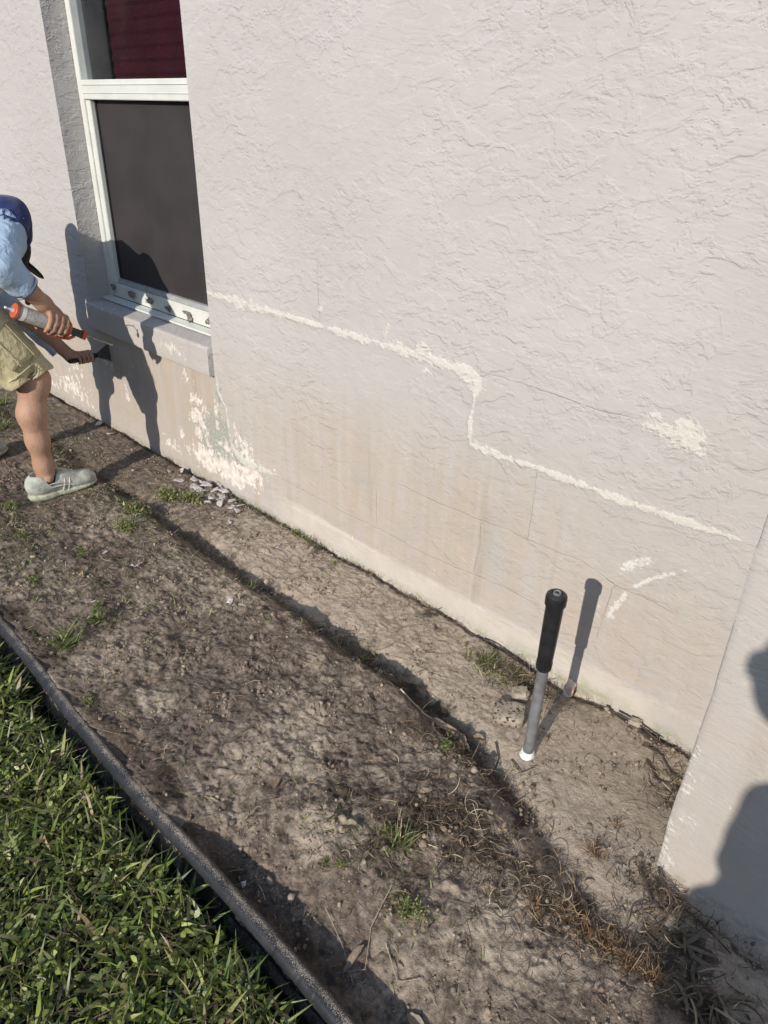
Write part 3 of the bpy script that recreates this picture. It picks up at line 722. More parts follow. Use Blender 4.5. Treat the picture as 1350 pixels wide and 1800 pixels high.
# projecting wall return at right
PX, PY = -.266, -.372
px_ = np.concatenate([[PX], np.arange(PX + .004, .3, .008), [.6, 1.2, 3.0]]); pz_ = np.concatenate([[-.12], np.arange(-.05, 1.85, .01), [2.2, 2.7]])
X3, Z3 = np.meshgrid(px_, pz_, indexing='ij'); x3, z3 = X3.ravel(), Z3.ravel()
cornr = np.exp(-(x3 - PX) / .004) 
y3 = PY + .0022 * fbm(x3, z3, 3, 3, .5, 9) + .004 * cornr
xs3 = x3 + np.where(x3 <= PX + 1e-6, .0035 * fbm(z3, z3 * 0, 9, 4, .6, 2), 0) + .006 * sst(.5 - z3, 0, .4) * -1 * (x3 < PX + .3)
n3 = len(x3); I = np.arange(n3).reshape(len(px_), len(pz_))
F3 = np.stack([I[:-1, :-1].ravel(), I[1:, :-1].ravel(), I[1:, 1:].ravel(), I[:-1, 1:].ravel()], 1)
side = I[0]; V3 = np.stack([xs3, y3, z3], 1); nsd = 5; rows = [side]
Vs = []; b0 = n3
for k in range(1, nsd + 1):
    q = V3[side].copy(); q[:, 1] = PY + .004 + (-.001 - PY - .004) * k / nsd; Vs.append(q); rows.append(np.arange(b0, b0 + len(side))); b0 += len(side)
Fs = [np.stack([rows[k + 1][:-1], rows[k][:-1], rows[k][1:], rows[k + 1][1:]], 1) for k in range(nsd)]
V3 = np.concatenate([V3] + Vs)
x_, z_ = V3[:, 0], V3[:, 2]
A3 = {'stain': .22 + .30 * sst(1.0 - z_, 0, .9), 'filler': .52 * np.exp(-((x_ - PX) / .05) ** 2) * sst(.5 - z_, 0, .3), 'scrape': .45 * np.exp(-((x_ - PX - .01) / .02) ** 2) * sst(.35 - z_, 0, .3),
      'splash': sst(.03 - z_, 0, .03), 'green': .3 * sst(.03 - z_, 0, .03), 'smooth': .55 + .25 * sst(.6 - z_, 0, .4)}
pil_o = mesh_obj('wall_projection', V3, [np.concatenate([F3] + Fs)], M['wall'], house, attrs=A3); hpart(pil_o)
pil_o.data.set_sharp_from_angle(angle=math.radians(60)); pil_o['label'] = 'projecting stucco return at the right with a rounded outer corner'
# house body behind (closed box so that the room is dark)
b = MB(); b.box((-14, .24, -.1), (6, .26, WZ0 - .2)); b.box((-14, .0, 2.702), (6, 6, 2.8)); b.box((-14, 6, -.1), (6, 6.1, 2.7)); b.box((-14.1, 0.01, -.1), (-14, 6.1, 2.8)); b.box((6, .01, -.1), (6.1, 6.1, 2.8))
hpart(b.build('house_shell', M['wall'], house))
b = MB(); b.box((WX0 - .3, .60, .2), (WX1 + .3, .62, 2.4)); b.box((WX0 - .32, .132, .2), (WX0 - .3, .62, 2.4)); b.box((WX1 + .3, .132, .2), (WX1 + .32, .62, 2.4)); b.box((WX0 - .32, .132, 2.4), (WX1 + .32, .62, 2.42)); b.box((WX0 - .32, .132, .18), (WX1 + .32, .62, .2))
hpart(b.build('room_dark_box', M['dark'], house))  # box behind the window, the darkness of the room painted as near-black
# sill: a sloping stucco block that stands 22 mm proud of the wall
sx = np.linspace(WX0 + .0, WX1 - .001, 190); prof = []
n_t = 14
tt = np.linspace(0, 1, n_t); prof += [(.099 - tt_ * (.099 + .016), .604 - .006 * tt_, 0) for tt_ in tt]
prof += [(-.0205, .5955, 0), (-.0225, .590, 0)]
prof += [(-.022, .59 - (.59 - .489) * k / 12, 1) for k in range(1, 12)] + [(-.021, .486, 1), (-.018, .483, 1), (.002, .482, 1)]
Pp = np.array(prof); XX, KK = np.meshgrid(sx, np.arange(len(Pp)), indexing='ij'); xr, kr = XX.ravel(), KK.ravel()
yr = Pp[kr, 0]; zr = Pp[kr, 1]
wv = .0018 * fbm(xr, yr + zr, 14, 4, .6, 5); inner = (kr > 0) & (kr < len(Pp) - 1)
zr = zr + wv * inner; yr = yr + .0015 * fbm(xr, zr, 11, 4, .6, 8) * inner
I = np.arange(len(xr)).reshape(XX.shape)
Fq = np.stack([I[:-1, :-1].ravel(), I[:-1, 1:].ravel(), I[1:, 1:].ravel(), I[1:, :-1].ravel()], 1)
Vs = np.stack([xr, yr, zr], 1)
# right end cap as fan
capi = I[-1, n_t - 3:]; cc = len(Vs); Vs = np.concatenate([Vs, [[sx[-1], 0.0, .54]]]); capf = np.array([[cc, capi[k], capi[k + 1]] for k in range(len(capi) - 1)])
xa, za = Vs[:, 0], Vs[:, 2]
As = {'peel': np.maximum(.60 * np.exp(-(((xa + 2.62) / .15) ** 2 + ((za - .54) / .035) ** 2)), .42 * np.exp(-(((xa + 3.15) / .12) ** 2 + ((za - .59) / .02) ** 2))), 'stain': .2 + 0 * xa, 'scrape': .55 * np.exp(-(((xa + 2.40) / .06) ** 2 + ((za - .595) / .01) ** 2)) + .5 * sst(xa, -2.366, -2.363), 'smooth': .55 + 0 * xa}
sill = mesh_obj('window_sill', Vs, [Fq, capf], M['sill'], house, attrs=As); hpart(sill); sill.data.set_sharp_from_angle(angle=math.radians(35))
# window
win = MB()
ZB, ZM0, ZM1, ZT = .617, 1.408, 1.477, 2.04
win.box((WX0 + .001, .099, ZB), (WX0 + .040, .150, ZT), bev=.002)                   # left jamb frame
win.box((WX1 - .040, .099, ZB), (WX1 - .001, .150, ZT), bev=.002)
win.box((WX0 + .041, .099, ZT - .03), (WX1 - .041, .150, ZT - .001), bev=.002)
W_ = win.build('window', M['white_metal'], house, True); hpart(W_)
W_['label'] = 'white metal framed single hung window with a dark screen below'
def wp(o): o.parent = W_; o.location = Vector(o.location); return o
b = MB(); b.box((WX0 + .041, .100, ZB + .002), (WX1 - .041, .150, ZB + .062), bev=.003)
wp(b.build('bottom_rail', M['white_metal'], None, True))
b = MB(); b.box((WX0 + .062, .110, ZB + .0635), (WX1 - .041, .148, ZB + .082), bev=.002)
wp(b.build('lower_sash_rail', M['grey_metal'], None, True))
b = MB(); b.box((WX0 + .041, .096, ZM0), (WX1 - .041, .150, ZM1), bev=.002); b.box((WX0 + .041, .093, ZM1 - .0185), (WX1 - .041, .0955, ZM1 - .0165)); b.box((WX0 + .041, .0935, ZM0 + .022), (WX1 - .041, .0955, ZM0 + .0236))
wp(b.build('meeting_rail', M['white_metal'], None, True))
for a_, c_ in ((WX0 + .0405, WX0 + .080), (WX1 - .061, WX1 - .0405)):
    b = MB(); b.box((a_, .104, ZB + .063), (c_, .148, ZM0 - .001), bev=.002); wp(b.build('screen_stile', M['white_metal'], None, True))
b = MB()   # drip ledge: thin bent strip in front of the frame
b.add([(WX0 + .004, .098, ZB + .0015), (WX1 - .001, .098, ZB + .0015), (WX1 - .001, .060, ZB - .003), (WX0 - .0 + .004, .060, ZB - .003), (WX1 - .001, .059, ZB - .010), (WX0 + .004, .059, ZB - .010)], [(0, 3, 2, 1), (3, 5, 4, 2)])
b.add([(WX0 + .004, .098, ZB - .001), (WX1 - .001, .098, ZB - .001), (WX1 - .001, .062, ZB - .0055), (WX0 + .004, .062, ZB - .0055), (WX1 - .001, .061, ZB - .010), (WX0 + .004, .061, ZB - .010)], [(0, 1, 2, 3), (3, 2, 4, 5)])
wp(b.build('drip_ledge', M['white_metal'], None, False))
# screen (slightly bowed) and upper glass
def sheet(name, x0, x1, z0, z1, y, mat, bow, nu=30, nv=30):
    u, v = np.meshgrid(np.linspace(0, 1, nu), np.linspace(0, 1, nv), indexing='ij'); u, v = u.ravel(), v.ravel()
    x = x0 + (x1 - x0) * u; z = z0 + (z1 - z0) * v
    yy_ = y + bow * fbm(x, z, 2.2, 2, .5, 3) * np.sin(np.pi * u) * np.sin(np.pi * v)
    I = np.arange(nu * nv).reshape(nu, nv); f = np.stack([I[:-1, :-1].ravel(), I[1:, :-1].ravel(), I[1:, 1:].ravel(), I[:-1, 1:].ravel()], 1)
    return mesh_obj(name, np.stack([x, yy_, z], 1), f, mat)
o = sheet('insect_screen', WX0 + .079, WX1 - .060, ZB + .081, ZM0 + .001, .128, M['screen'], .006); wp(o)
for a_ in (WX0 + .084, WX1 - .065):
    b = MB(); b.tube([(a_, .124, ZB + .085), (a_, .124, ZM0 - .003)], .0042, 8); wp(b.build('screen_spline', M['black_plastic'], None, True))
b = MB(); b.box((WX0 + .040, .128, ZM1 - .001), (WX1 - .040, .131, ZT - .029)); wp(b.build('glass_pane', M['glass'], None))
b = MB(); b.box((WX0 + .080, .134, ZB + .08), (WX1 - .060, .137, ZM0)); wp(b.build('glass_pane', M['glass'], None))
def lump(name, c, r, mat, parent, sq=(1, 1, 1), seed=0, n=2, amp=.45):
    import bmesh
    bm = bmesh.new(); bmesh.ops.create_icosphere(bm, subdivisions=n, radius=1)
    V = np.array([v.co[:] for v in bm.verts]); F = np.array([[v.index for v in f.verts] for f in bm.faces]); bm.free()
    k = 1 + amp * (pn2(V[:, 0] * 2.1 + seed, V[:, 1] * 2.1 + seed * 2) + pn2(V[:, 2] * 2.3 - seed, V[:, 0] * 1.9 + seed)) + amp * .4 * pn2(V[:, 1] * 5 + seed, V[:, 2] * 5)
    V = V * k[:, None] * r * np.array(sq)
    return mesh_obj(name, V + np.array(c), F, mat, parent, True)
for i, (hx, hz) in enumerate([(-3.272, .655), (-3.11, .652), (-2.961, .650), (-2.807, .646), (-2.657, .648), (-2.503, .649)]):
    b = MB(); b.tube([(hx, .099, hz), (hx, .090, hz)], [.006, .0045], 12); b.box((hx - .006, .0885, hz - .0008), (hx + .006, .0895, hz + .0008))
    s = wp(b.build('screw', M['steel'], None, True))
    for j in range(8):
        a = random.uniform(0, 6.28); rr = random.uniform(.002, .019)
        l = lump('sealant_lump', (hx + rr * math.cos(a), .093, hz + rr * math.sin(a)), random.uniform(.005, .0095), M['putty'], None, (random.uniform(.6, 1.9), .5, random.uniform(.3, 1.3)), i * 7 + j, 2, .9); wp(l)
# curtain behind the upper glass
u, v = np.meshgrid(np.linspace(0, 1, 160), np.linspace(0, 1, 40), indexing='ij'); u, v = u.ravel(), v.ravel()
xc = WX0 + .10 + (WX1 - WX0 - .06) * u; zc = .55 + 1.7 * v; yc = .215 + .010 * np.sin(zc * 78 + 1.5 * fbm(xc, zc, 2, 2)) + .006 * fbm(xc, zc, 6, 2)
I = np.arange(160 * 40).reshape(160, 40)
u, v = np.meshgrid(np.linspace(0, 1, 40), np.linspace(0, 1, 260), indexing='ij'); u, v = u.ravel(), v.ravel()
xc = WX0 + .10 + (WX1 - WX0 - .06) * u; zc = .55 + 1.7 * v; yc = .215 + .007 * (((zc * 22) % 1.0)) + .002 * fbm(xc, zc, 6, 2)
I = np.arange(40 * 260).reshape(40, 260)
cf = np.stack([I[:-1, :-1].ravel(), I[1:, :-1].ravel(), I[1:, 1:].ravel(), I[:-1, 1:].ravel()], 1)
tag(mesh_obj('window_blind', np.stack([xc, yc, zc], 1), cf, M['curtain']), 'dark maroon pleated blind hanging behind the upper window pane', 'blind')

# ------------------------------------------------------------------ garden edging
ex_ = np.concatenate([[-20, -12, -8, -6.5, -5.5], np.arange(-5, -2.2, .02), np.arange(-2.2, .1, .004), np.arange(.1, 1.5, .03), [2, 3, 6]])
ey_ = edge_y(ex_)
for _ in range(0): ey_[1:-1] = .25 * ey_[:-2] + .5 * ey_[1:-1] + .25 * ey_[2:]
def sm_(a, n):
    for _ in range(n): a = np.concatenate([[a[0]], .25 * a[:-2] + .5 * a[1:-1] + .25 * a[2:], [a[-1]]])
    return a
ey_ = np.interp(ex_, np.arange(-6, 3, .05), sm_(edge_y(np.arange(-6, 3, .05)), 6)) - .001; ez_ = .017 + .004 * np.sin(ex_ * 2.1) + .003 * np.sin(ex_ * 5.3 + 1)
nn = 40; th = np.linspace(0, 2 * np.pi, nn, endpoint=False)
notch = np.zeros(len(ex_)); nlist = []
xk = -2.1
while xk < .1:
    nlist.append(xk); xk += random.choice([.06, .045, .10, .012, .14])
Vt = []; dust = []; cuts = []
tx = np.gradient(ex_); tyv = np.gradient(ey_); L_ = np.hypot(tx, tyv); nxv, nyv = -tyv / L_, tx / L_     # points toward wall
for i in range(len(ex_)):
    r = .0178 * (1 + .02 * math.sin(ex_[i] * 9) + .02 * math.sin(ex_[i] * 31)); nd = min([abs(ex_[i] - q) for q in nlist] + [1])
    cut = .0016 * max(0, 1 - nd / .0040)
    c_, s_ = np.cos(th), np.sin(th)            # c: toward wall, s: up
    rr = r - cut * sst(-c_, .15, .5) * (np.sin(i * 3.3) * .3 + .7)
    Vt.append(np.stack([ex_[i] + nxv[i] * c_ * rr, ey_[i] + nyv[i] * c_ * rr, ez_[i] + s_ * rr], 1))
    dust.append(.62 * np.exp(-((th - 1.45) / .70) ** 2) + .08); cuts.append(cut / .0016 * np.clip(.5 + .9 * pn2(np.array([ex_[i] * 7.7]), np.array([2.2]))[0], 0, 1) * sst(-c_, .05, .3))
Vt = np.concatenate(Vt); dust = np.concatenate(dust); I = np.arange(len(Vt)).reshape(len(ex_), nn); J = np.roll(I, -1, axis=1)
Ft = np.stack([I[:-1].ravel(), I[1:].ravel(), J[1:].ravel(), J[:-1].ravel()], 1)
# fin below the roll
fb = len(Vt); fin = []
for i in range(len(ex_)):
    for (c_, z_) in ((-.002, -.0005), (.002, -.0005), (.002, -.12), (-.002, -.12)): fin.append((ex_[i] + nxv[i] * c_, ey_[i] + nyv[i] * c_, ez_[i] - .017 + z_))
I = np.arange(len(fin)).reshape(len(ex_), 4) + fb; J = np.roll(I, -1, axis=1)
Ff = np.stack([I[:-1].ravel(), J[:-1].ravel(), J[1:].ravel(), I[1:].ravel()], 1)
edging = mesh_obj('garden_edging', np.concatenate([Vt, fin]), np.concatenate([Ft, Ff]), M['edging'], attrs={'dust': np.concatenate([dust, np.zeros(len(fin))]), 'cut': np.concatenate([np.concatenate(cuts), np.zeros(len(fin))])})
tag(edging, 'dusty black plastic roll-top edging between lawn and soil bed', 'garden edging')

# ------------------------------------------------------------------ lawn
def tint_rep(c, per): return np.repeat(c, per, axis=0)
def lawn_pts(n, x0, x1, y0, y1, margin=.022, clump=True):
    x = rng.uniform(x0, x1, n); y = rng.uniform(y0, y1, n)
    d = edge_y(x) - y; p = sst(d, margin, margin + .05) * (.30 + .70 * sst(fbm(x, y, 16, 3, .6, 88), -.22, .22)); k = rng.random(n) < p
    return x[k], y[k]
greens = np.array([(.185, .235, .048), (.28, .335, .080), (.095, .135, .033), (.40, .44, .15), (.21, .25, .09), (.48, .46, .22), (.42, .34, .21), (.26, .18, .11)])
gp = np.array([.20, .15, .28, .10, .11, .05, .06, .05])
VV = []; FF = []; CC = []; off = 0
def addblades(x, y, zoff, L, W, e0, cv, prof, nseg, cols, roll=.5, twist=.12):
    global off
    n = len(x); P = np.stack([x, y, ground_h(x, y, False) + zoff], 1)
    Vb, Fb, per = strips(P, rng.uniform(0, 2 * np.pi, n), L, W, e0, cv, prof, nseg, rng.normal(0, roll, n), twist)
    VV.append(Vb); FF.append(Fb + off); CC.append(tint_rep(cols, per)); off += len(Vb)
def pick(n, arr=greens, p=gp, jit=.32):
    return np.clip(arr[rng.choice(len(arr), n, p=p / p.sum())] * (1 + rng.normal(0, jit, (n, 1))), .004, 1)
x, y = lawn_pts(36000, -2.4, .4, -1.75, -1.03); n = len(x)
addblades(x, y, -.004, rng.uniform(.020, .088, n), rng.choice([.0022, .0042, .0070, .0100], n, p=[.24, .30, .28, .18]) * rng.uniform(.8, 1.2, n), rng.uniform(.20, 1.25, n), rng.uniform(.2, 1.6, n), [.8, 1, .75, .08], 3, pick(n), .7)
x, y = lawn_pts(14000, -5, -2.4, -2.2, -1.03); n = len(x)
addblades(x, y, -.004, rng.uniform(.03, .08, n), rng.uniform(.005, .010, n), rng.uniform(.3, 1.3, n), rng.uniform(.2, 1.4, n), [.8, 1, .7, .08], 3, pick(n), .6)
x, y = lawn_pts(16000, -2.6, .8, -3.2, -1.75); n = len(x)
addblades(x, y, -.004, rng.uniform(.03, .08, n), rng.uniform(.004, .008, n), rng.uniform(.3, 1.3, n), rng.uniform(.2, 1.4, n), [.8, 1, .7, .08], 3, pick(n), .6)
# small round clover-like leaflets
x, y = lawn_pts(19000, -2.3, .3, -1.70, -1.03); n = len(x)
addblades(x, y, rng.uniform(.004, .026, n), rng.uniform(.008, .018, n), rng.uniform(.006, .013, n), rng.uniform(-.3, .7, n), rng.uniform(-.3, .8, n), [.25, .95, .95, .2], 3, pick(n, greens[:6], gp[:6]), .5)
# dead thatch low down
x, y = lawn_pts(9000, -2.3, .3, -1.70, -1.02); n = len(x)
addblades(x, y, rng.uniform(.0, .02, n), rng.uniform(.02, .07, n), rng.uniform(.0015, .004, n), rng.uniform(-.15, .35, n), rng.uniform(-.2, .5, n), [1, 1, .8, .3], 3, pick(n, np.array([(.22, .17, .10), (.14, .10, .06), (.30, .25, .16)]), np.array([1., 1, .6])), .8)
tag(mesh_obj('lawn_grass', np.concatenate(VV), np.concatenate(FF), M['blade'], attrs={'tint': np.concatenate(CC)}), 'short coarse green lawn grass mixed with small weeds', 'grass', kind='stuff')

# ------------------------------------------------------------------ crumbs, straw and sprouts on the bed
def bed_pts(n, x0=-3.6, x1=.05, clump=6.0, thr=-.15, seed=0):
    x = x0 + (x1 - x0) * rng.random(n) ** .8; y = rng.uniform(-1.06, -.012, n)
    k = (y > edge_y(x) + .03) & ~((x > PX - .01) & (y > PY - .01))
    for fx, fy in FEET: k &= ~((np.abs(x - fx) < .07) & (np.abs(y - fy) < .15))
    k &= rng.random(n) < sst(fbm(x, y, clump, 3, .6, seed), thr, thr + .5)
    return x[k], y[k]
import bmesh
bm = bmesh.new(); bmesh.ops.create_icosphere(bm, subdivisions=1, radius=1)
IV = np.array([v.co[:] for v in bm.verts]); IF = np.array([[v.index for v in f.verts] for f in bm.faces]); bm.free()
x, y = bed_pts(38000, clump=9, thr=-.05, seed=4); n = len(x)
r = np.clip(rng.lognormal(math.log(.0022), .55, n), .0010, .010)
sc3 = r[:, None, None] * (1 + rng.normal(0, .28, (n, len(IV), 1)).clip(-.5, .6)) * rng.uniform(.6, 1.2, (n, 1, 3))
Vc = IV[None] * sc3 + np.stack([x, y, ground_h(x, y) + r * .35], 1)[:, None]
Fc = (IF[None] + (np.arange(n) * len(IV))[:, None, None]).reshape(-1, 3)
pal = np.array([(.17, .128, .09), (.27, .21, .15), (.38, .305, .225), (.09, .068, .052), (.55, .50, .43)]); 
cc = pick(n, pal, np.array([.32, .36, .22, .08, .02]), .15)
o = mesh_obj('soil_crumbs', Vc.reshape(-1, 3), Fc, M['clod'], smooth=False, attrs={'tint': np.repeat(cc, len(IV), 0)})
tag(o, 'small crumbs and clods of sandy soil over the bed', 'soil', kind='stuff')
VV = []; FF = []; CC = []; off = 0
def addstraw(x, y, L, W, cols, zoff=.003, e=(-.12, .45), cv=(-.4, .8), nseg=5, tw=.25, prof=None):
    global off
    n = len(x); P = np.stack([x, y, ground_h(x, y) + zoff], 1)
    az_ = rng.uniform(0, 2 * np.pi, n); tws = rng.normal(0, tw)
    Vb, Fb, per = strips(P, az_, L, W, rng.uniform(e[0], e[1], n), rng.uniform(cv[0], cv[1], n), prof or [.7, 1, 1, 1, .8, .3][:nseg + 1], nseg, rng.uniform(-1, 1, n), rng.normal(0, tw, n))
    VV.append(Vb); FF.append(Fb + off); CC.append(tint_rep(cols, per)); off += len(Vb)
straw = np.array([(.38, .29, .185), (.25, .18, .115), (.50, .41, .28), (.11, .078, .05), (.05, .036, .025)]); sp = np.array([.22, .26, .10, .24, .18])
x, y = bed_pts(9000, clump=4.5, thr=-.25, seed=9); n = len(x)
addstraw(x, y, rng.uniform(.008, .040, n), rng.uniform(.0005, .0014, n), pick(n, straw, sp))
x, y = bed_pts(1100, clump=3, thr=-.3, seed=12); n = len(x)
addstraw(x, y, rng.uniform(.03, .11, n), rng.uniform(.0008, .002, n), pick(n, straw, sp), .004, (-.1, .2), (-.1, .45), 5, .3)
# rootlets matted in the dark zone between pole and pilaster, and along the trench
def around(n, cx, cy, sx_, sy_): return rng.normal(cx, sx_, n), rng.normal(cy, sy_, n)
for cx, cy, a_, b_, k in [(-.62, -.60, .12, .06, 520), (-.50, -.64, .10, .05, 300), (-.75, -.45, .10, .03, 400), (-.16, -.53, .07, .05, 300), (-.32, -.12, .06, .05, 350), (-.80, -.09, .08, .03, 500), (-.22, -.43, .05, .02, 300), (-.36, -.62, .08, .05, 500), (-.75, -.75, .12, .08, 350)]:
    x, y = around(k, cx, cy, a_, b_); kk = (y < -.012) & ~((x > PX - .01) & (y > PY - .01)); x, y = x[kk], y[kk]; n = len(x)
    addstraw(x, y, rng.uniform(.012, .06, n), rng.uniform(.0006, .0020, n), pick(n, straw, np.array([.12, .2, .05, .35, .28])), .004, (-.1, .8), (0, 1.6), 5, .35)
# dry fringe at the wall foot
x = rng.uniform(-3.6, -.3, 2600); y = -np.abs(rng.normal(0, .012, 2600)) - .004; n = len(x)
kk = rng.random(n) < sst(fbm(x, x * 0, 3.5, 3, .6, 6), -.2, .4); x, y = x[kk], y[kk]; n = len(x)
addstraw(x, y, rng.uniform(.008, .030, n), rng.uniform(.0006, .0018, n), pick(n, straw, np.array([.15, .25, .05, .3, .25])), .0, (.1, 1.3), (0, 1.2), 5, .3)
tag(mesh_obj('dry_straw', np.concatenate(VV), np.concatenate(FF), M['dry'], attrs={'tint': np.concatenate(CC)}), 'dry straw, rootlets and thin plant fibres strewn over the soil', 'plant litter', kind='stuff')
# sparse green sprouts at left and between
VV = []; FF = []; CC = []; off = 0
for cx, cy, a_, b_, k in [(-2.4, -.42, .18, .06, 460), (-3.8, -.30, .35, .08, 900), (-3.3, -.33, .2, .05, 300), (-2.35, -.85, .35, .08, 700), (-2.7, -.75, .3, .08, 480), (-2.0, -.7, .25, .12, 420), (-1.7, -.42, .2, .04, 120), (-1.85, -.03, .10, .012, 130), (-1.5, -.95, .3, .04, 120), (-.75, -.80, .15, .05, 160), (-.88, -.11, .05, .03, 260), (-1.15, -.31, .1, .03, 60), (-2.2,-.03,.08,.01,60)]:
    x, y = around(k, cx, cy, a_, b_); kk = (y < -.01); x, y = x[kk], y[kk]; n = len(x)
    addblades(x, y, .002, rng.uniform(.008, .030, n), rng.uniform(.0012, .0042, n), rng.uniform(.2, 1.3, n), rng.uniform(.2, 1.4, n), [.7, 1, .8, .15], 3, pick(n, np.array([(.16, .20, .06), (.25, .28, .10), (.10, .14, .045), (.34, .31, .17)]), np.array([1., 1, .8, .6])), .6)
tag(mesh_obj('green_sprouts', np.concatenate(VV), np.concatenate(FF), M['weed'], attrs={'tint': np.concatenate(CC)}), 'sparse tiny green seedlings sprinkled over the bare bed', 'seedlings', kind='stuff')
del VV, FF, CC

def gz(x, y): return float(ground_h(np.array([x]), np.array([y]))[0])
# ------------------------------------------------------------------ individual weeds
def weed(kind, x, y, s, label, name='weed', group='green weeds in the soil bed'):
    z = gz(x, y); V_, F_, C_ = [], [], []; o_ = 0
    def ad(P, azm, L, W, e, c, prof, cols, roll=0.4):
        nonlocal o_
        Vb, Fb, per = strips(P, azm, L, W, e, c, prof, len(prof) - 1, rng.normal(0, roll, len(P)), 0.05); V_.append(Vb); F_.append(Fb + o_); C_.append(np.repeat(cols, per, 0)); o_ += len(Vb)
    if kind == 'leafy':
        ns = 8; base = np.repeat([[x, y, z]], ns, 0) + rng.normal(0, .003 * s, (ns, 3)) * [1, 1, 0]
        azm = rng.uniform(0, 6.28, ns); L = rng.uniform(.02, .042, ns) * s; e = rng.uniform(.7, 1.5, ns)
        ad(base, azm, L, np.full(ns, .0016 * s), e, np.zeros(ns), [1, 1, .8], pick(ns, np.array([(.10, .13, .04)]), np.array([1.])))
        P = []
        for i in range(ns):
            for k in range(9):
                t = .25 + .75 * k / 8; P.append(base[i] + L[i] * t * np.array([math.cos(e[i]) * math.cos(azm[i]), math.cos(e[i]) * math.sin(azm[i]), math.sin(e[i])]))
        P = np.array(P); n = len(P)
        ad(P, rng.uniform(0, 6.28, n), rng.uniform(.007, .014, n) * s, rng.uniform(.003, .005, n) * s, rng.uniform(.0, .9, n), rng.uniform(.1, .6, n), [.2, 1, .8, .1], pick(n, np.array([(.22, .26, .075), (.31, .34, .12), (.14, .18, .055)]), np.array([1., .8, .6])))
    elif kind == 'tuft':
        n = 60; ad(np.array([[x, y, z]]) + rng.normal(0, .010 * s, (n, 3)) * [1, 1, 0], rng.uniform(0, 6.28, n), rng.uniform(.025, .07, n) * s, rng.uniform(.0022, .0042, n) * s, rng.uniform(.4, 1.4, n), rng.uniform(.2, 1.5, n), [.8, 1, .8, .5, .08], pick(n, np.array([(.23, .27, .09), (.32, .34, .14), (.14, .17, .055), (.42, .38, .22)]), np.array([1., 1, .6, .3])))
    elif kind == 'mat':
        n = 420; rr = np.abs(rng.normal(0, .020 * s, n)); a = rng.uniform(0, 6.28, n)
        ad(np.stack([x + rr * np.cos(a), y + rr * np.sin(a) * .7, z + rng.uniform(0, .012, n) * s], 1), rng.uniform(0, 6.28, n), rng.uniform(.004, .011, n) * s, rng.uniform(.002, .0042, n) * s, rng.uniform(-.1, 1.2, n), rng.uniform(0, .8, n), [.3, 1, .8, .1], pick(n, np.array([(.23, .26, .085), (.33, .34, .14), (.13, .16, .055), (.38, .35, .17)]), np.array([1., 1, .6, .4])))
    elif kind == 'wispy':
        n = 26; ad(np.array([[x, y, z]]) + rng.normal(0, .006 * s, (n, 3)) * [1, 1, 0], rng.uniform(0, 6.28, n), rng.uniform(.03, .075, n) * s, rng.uniform(.001, .0022, n) * s, rng.uniform(.5, 1.4, n), rng.uniform(.1, 1.2, n), [.8, 1, .8, .5, .08], pick(n, np.array([(.20, .22, .08), (.30, .26, .14), (.12, .15, .05)]), np.array([1., .7, .8])))
    o = mesh_obj(name, np.concatenate(V_), np.concatenate(F_), M['weed'], attrs={'tint': np.concatenate(C_)}, loc=(x, y, z))
    return tag(o, label, 'weed', group)
W = [('leafy', -.784, -.473, 1.15, 'bushy bright green seedling left of the sprinkler pole foot'),
     ('tuft', -.676, -.741, .95, 'upright light green grass weed with broad blades mid bed, right of a curled dead leaf'),
     ('leafy', -.713, -.738, .75, 'pale feathery weed just left of the broad bladed grass weed'),
     ('mat', -.567, -.833, 1.1, 'low fluffy yellow green weed nearest the bottom of the bed'),
     ('leafy', -.730, -.860, .55, 'tiny green sprout below the curled dead leaf'),
     ('tuft', -.760, -.870, .35, 'very small grass sprout beside the flat sandy crust'),
     ('mat', -1.537, -1.000, .70, 'small fluffy weed touching the black edging'),
     ('tuft', -1.805, -.937, 1.5, 'large light green grass tuft near the upper end of the edging'),
     ('leafy', -1.816, -.835, 1.6, 'tall thin leaved weed behind the large grass tuft'),
     ('leafy', -1.87, -.80, .8, 'short leafy weed farther behind the large grass tuft'),
     ('mat', -2.447, -.218, 1.9, 'bright moss like weed clump left of the flake heap'),
     ('mat', -2.363, -.165, 1.8, 'bright moss like weed clump touching the flake heap'),
     ('mat', -2.385, -.392, 1.9, 'yellow green weed patch on the shaded trench lip below the shoe'),
     ('mat', -2.288, -.480, 1.5, 'loose low weed patch in front of the trench'),
     ('leafy', -2.475, -.788, .9, 'small leafy weed at far left of the bed below the shoe'),
     ('mat', -2.168, -.879, .9, 'low weed near the far left end of the edging'),
     ('leafy', -2.181, -.699, 1.0, 'dark green leafy weed left of the pale flake'),
     ('mat', -2.756, -.715, 1.1, 'green ground weed by the heel of the shoe'),
     ('wispy', -1.656, -.398, 1.0, 'thin upright wispy weed at the trench lip'),
     ('tuft', -1.871, -.020, .6, 'grass tuft growing against the wall foot right of the flake heap'),
     ('wispy', -1.78, -.030, .8, 'wispy grass against the wall foot past the short tuft'),
     ('leafy', -1.615, -.065, .6, 'tiny green weed on pale sand close to the wall'),
     ('leafy', -1.196, -.334, .7, 'small round leaved weed where the dark trench meets the sand'),
     ('mat', -3.659, -.238, 1.8, 'sunlit grassy weed clump behind the bare leg'),
     ('tuft', -3.95, -.293, 1.5, 'grass tuft at far left behind the shorts'),
     ('tuft', -3.62, -.40, 1.1, 'dark grass tuft in the shade behind the ankle'),
     ('tuft', -.927, -.114, .8, 'yellowish grass tuft between wall and pitted concrete piece'),
     ('leafy', -.70, -.205, .4, 'tiny sprig at the foot of the grey pole')]
for k, x, y, s, l in W: weed(k, x, y, s, l)
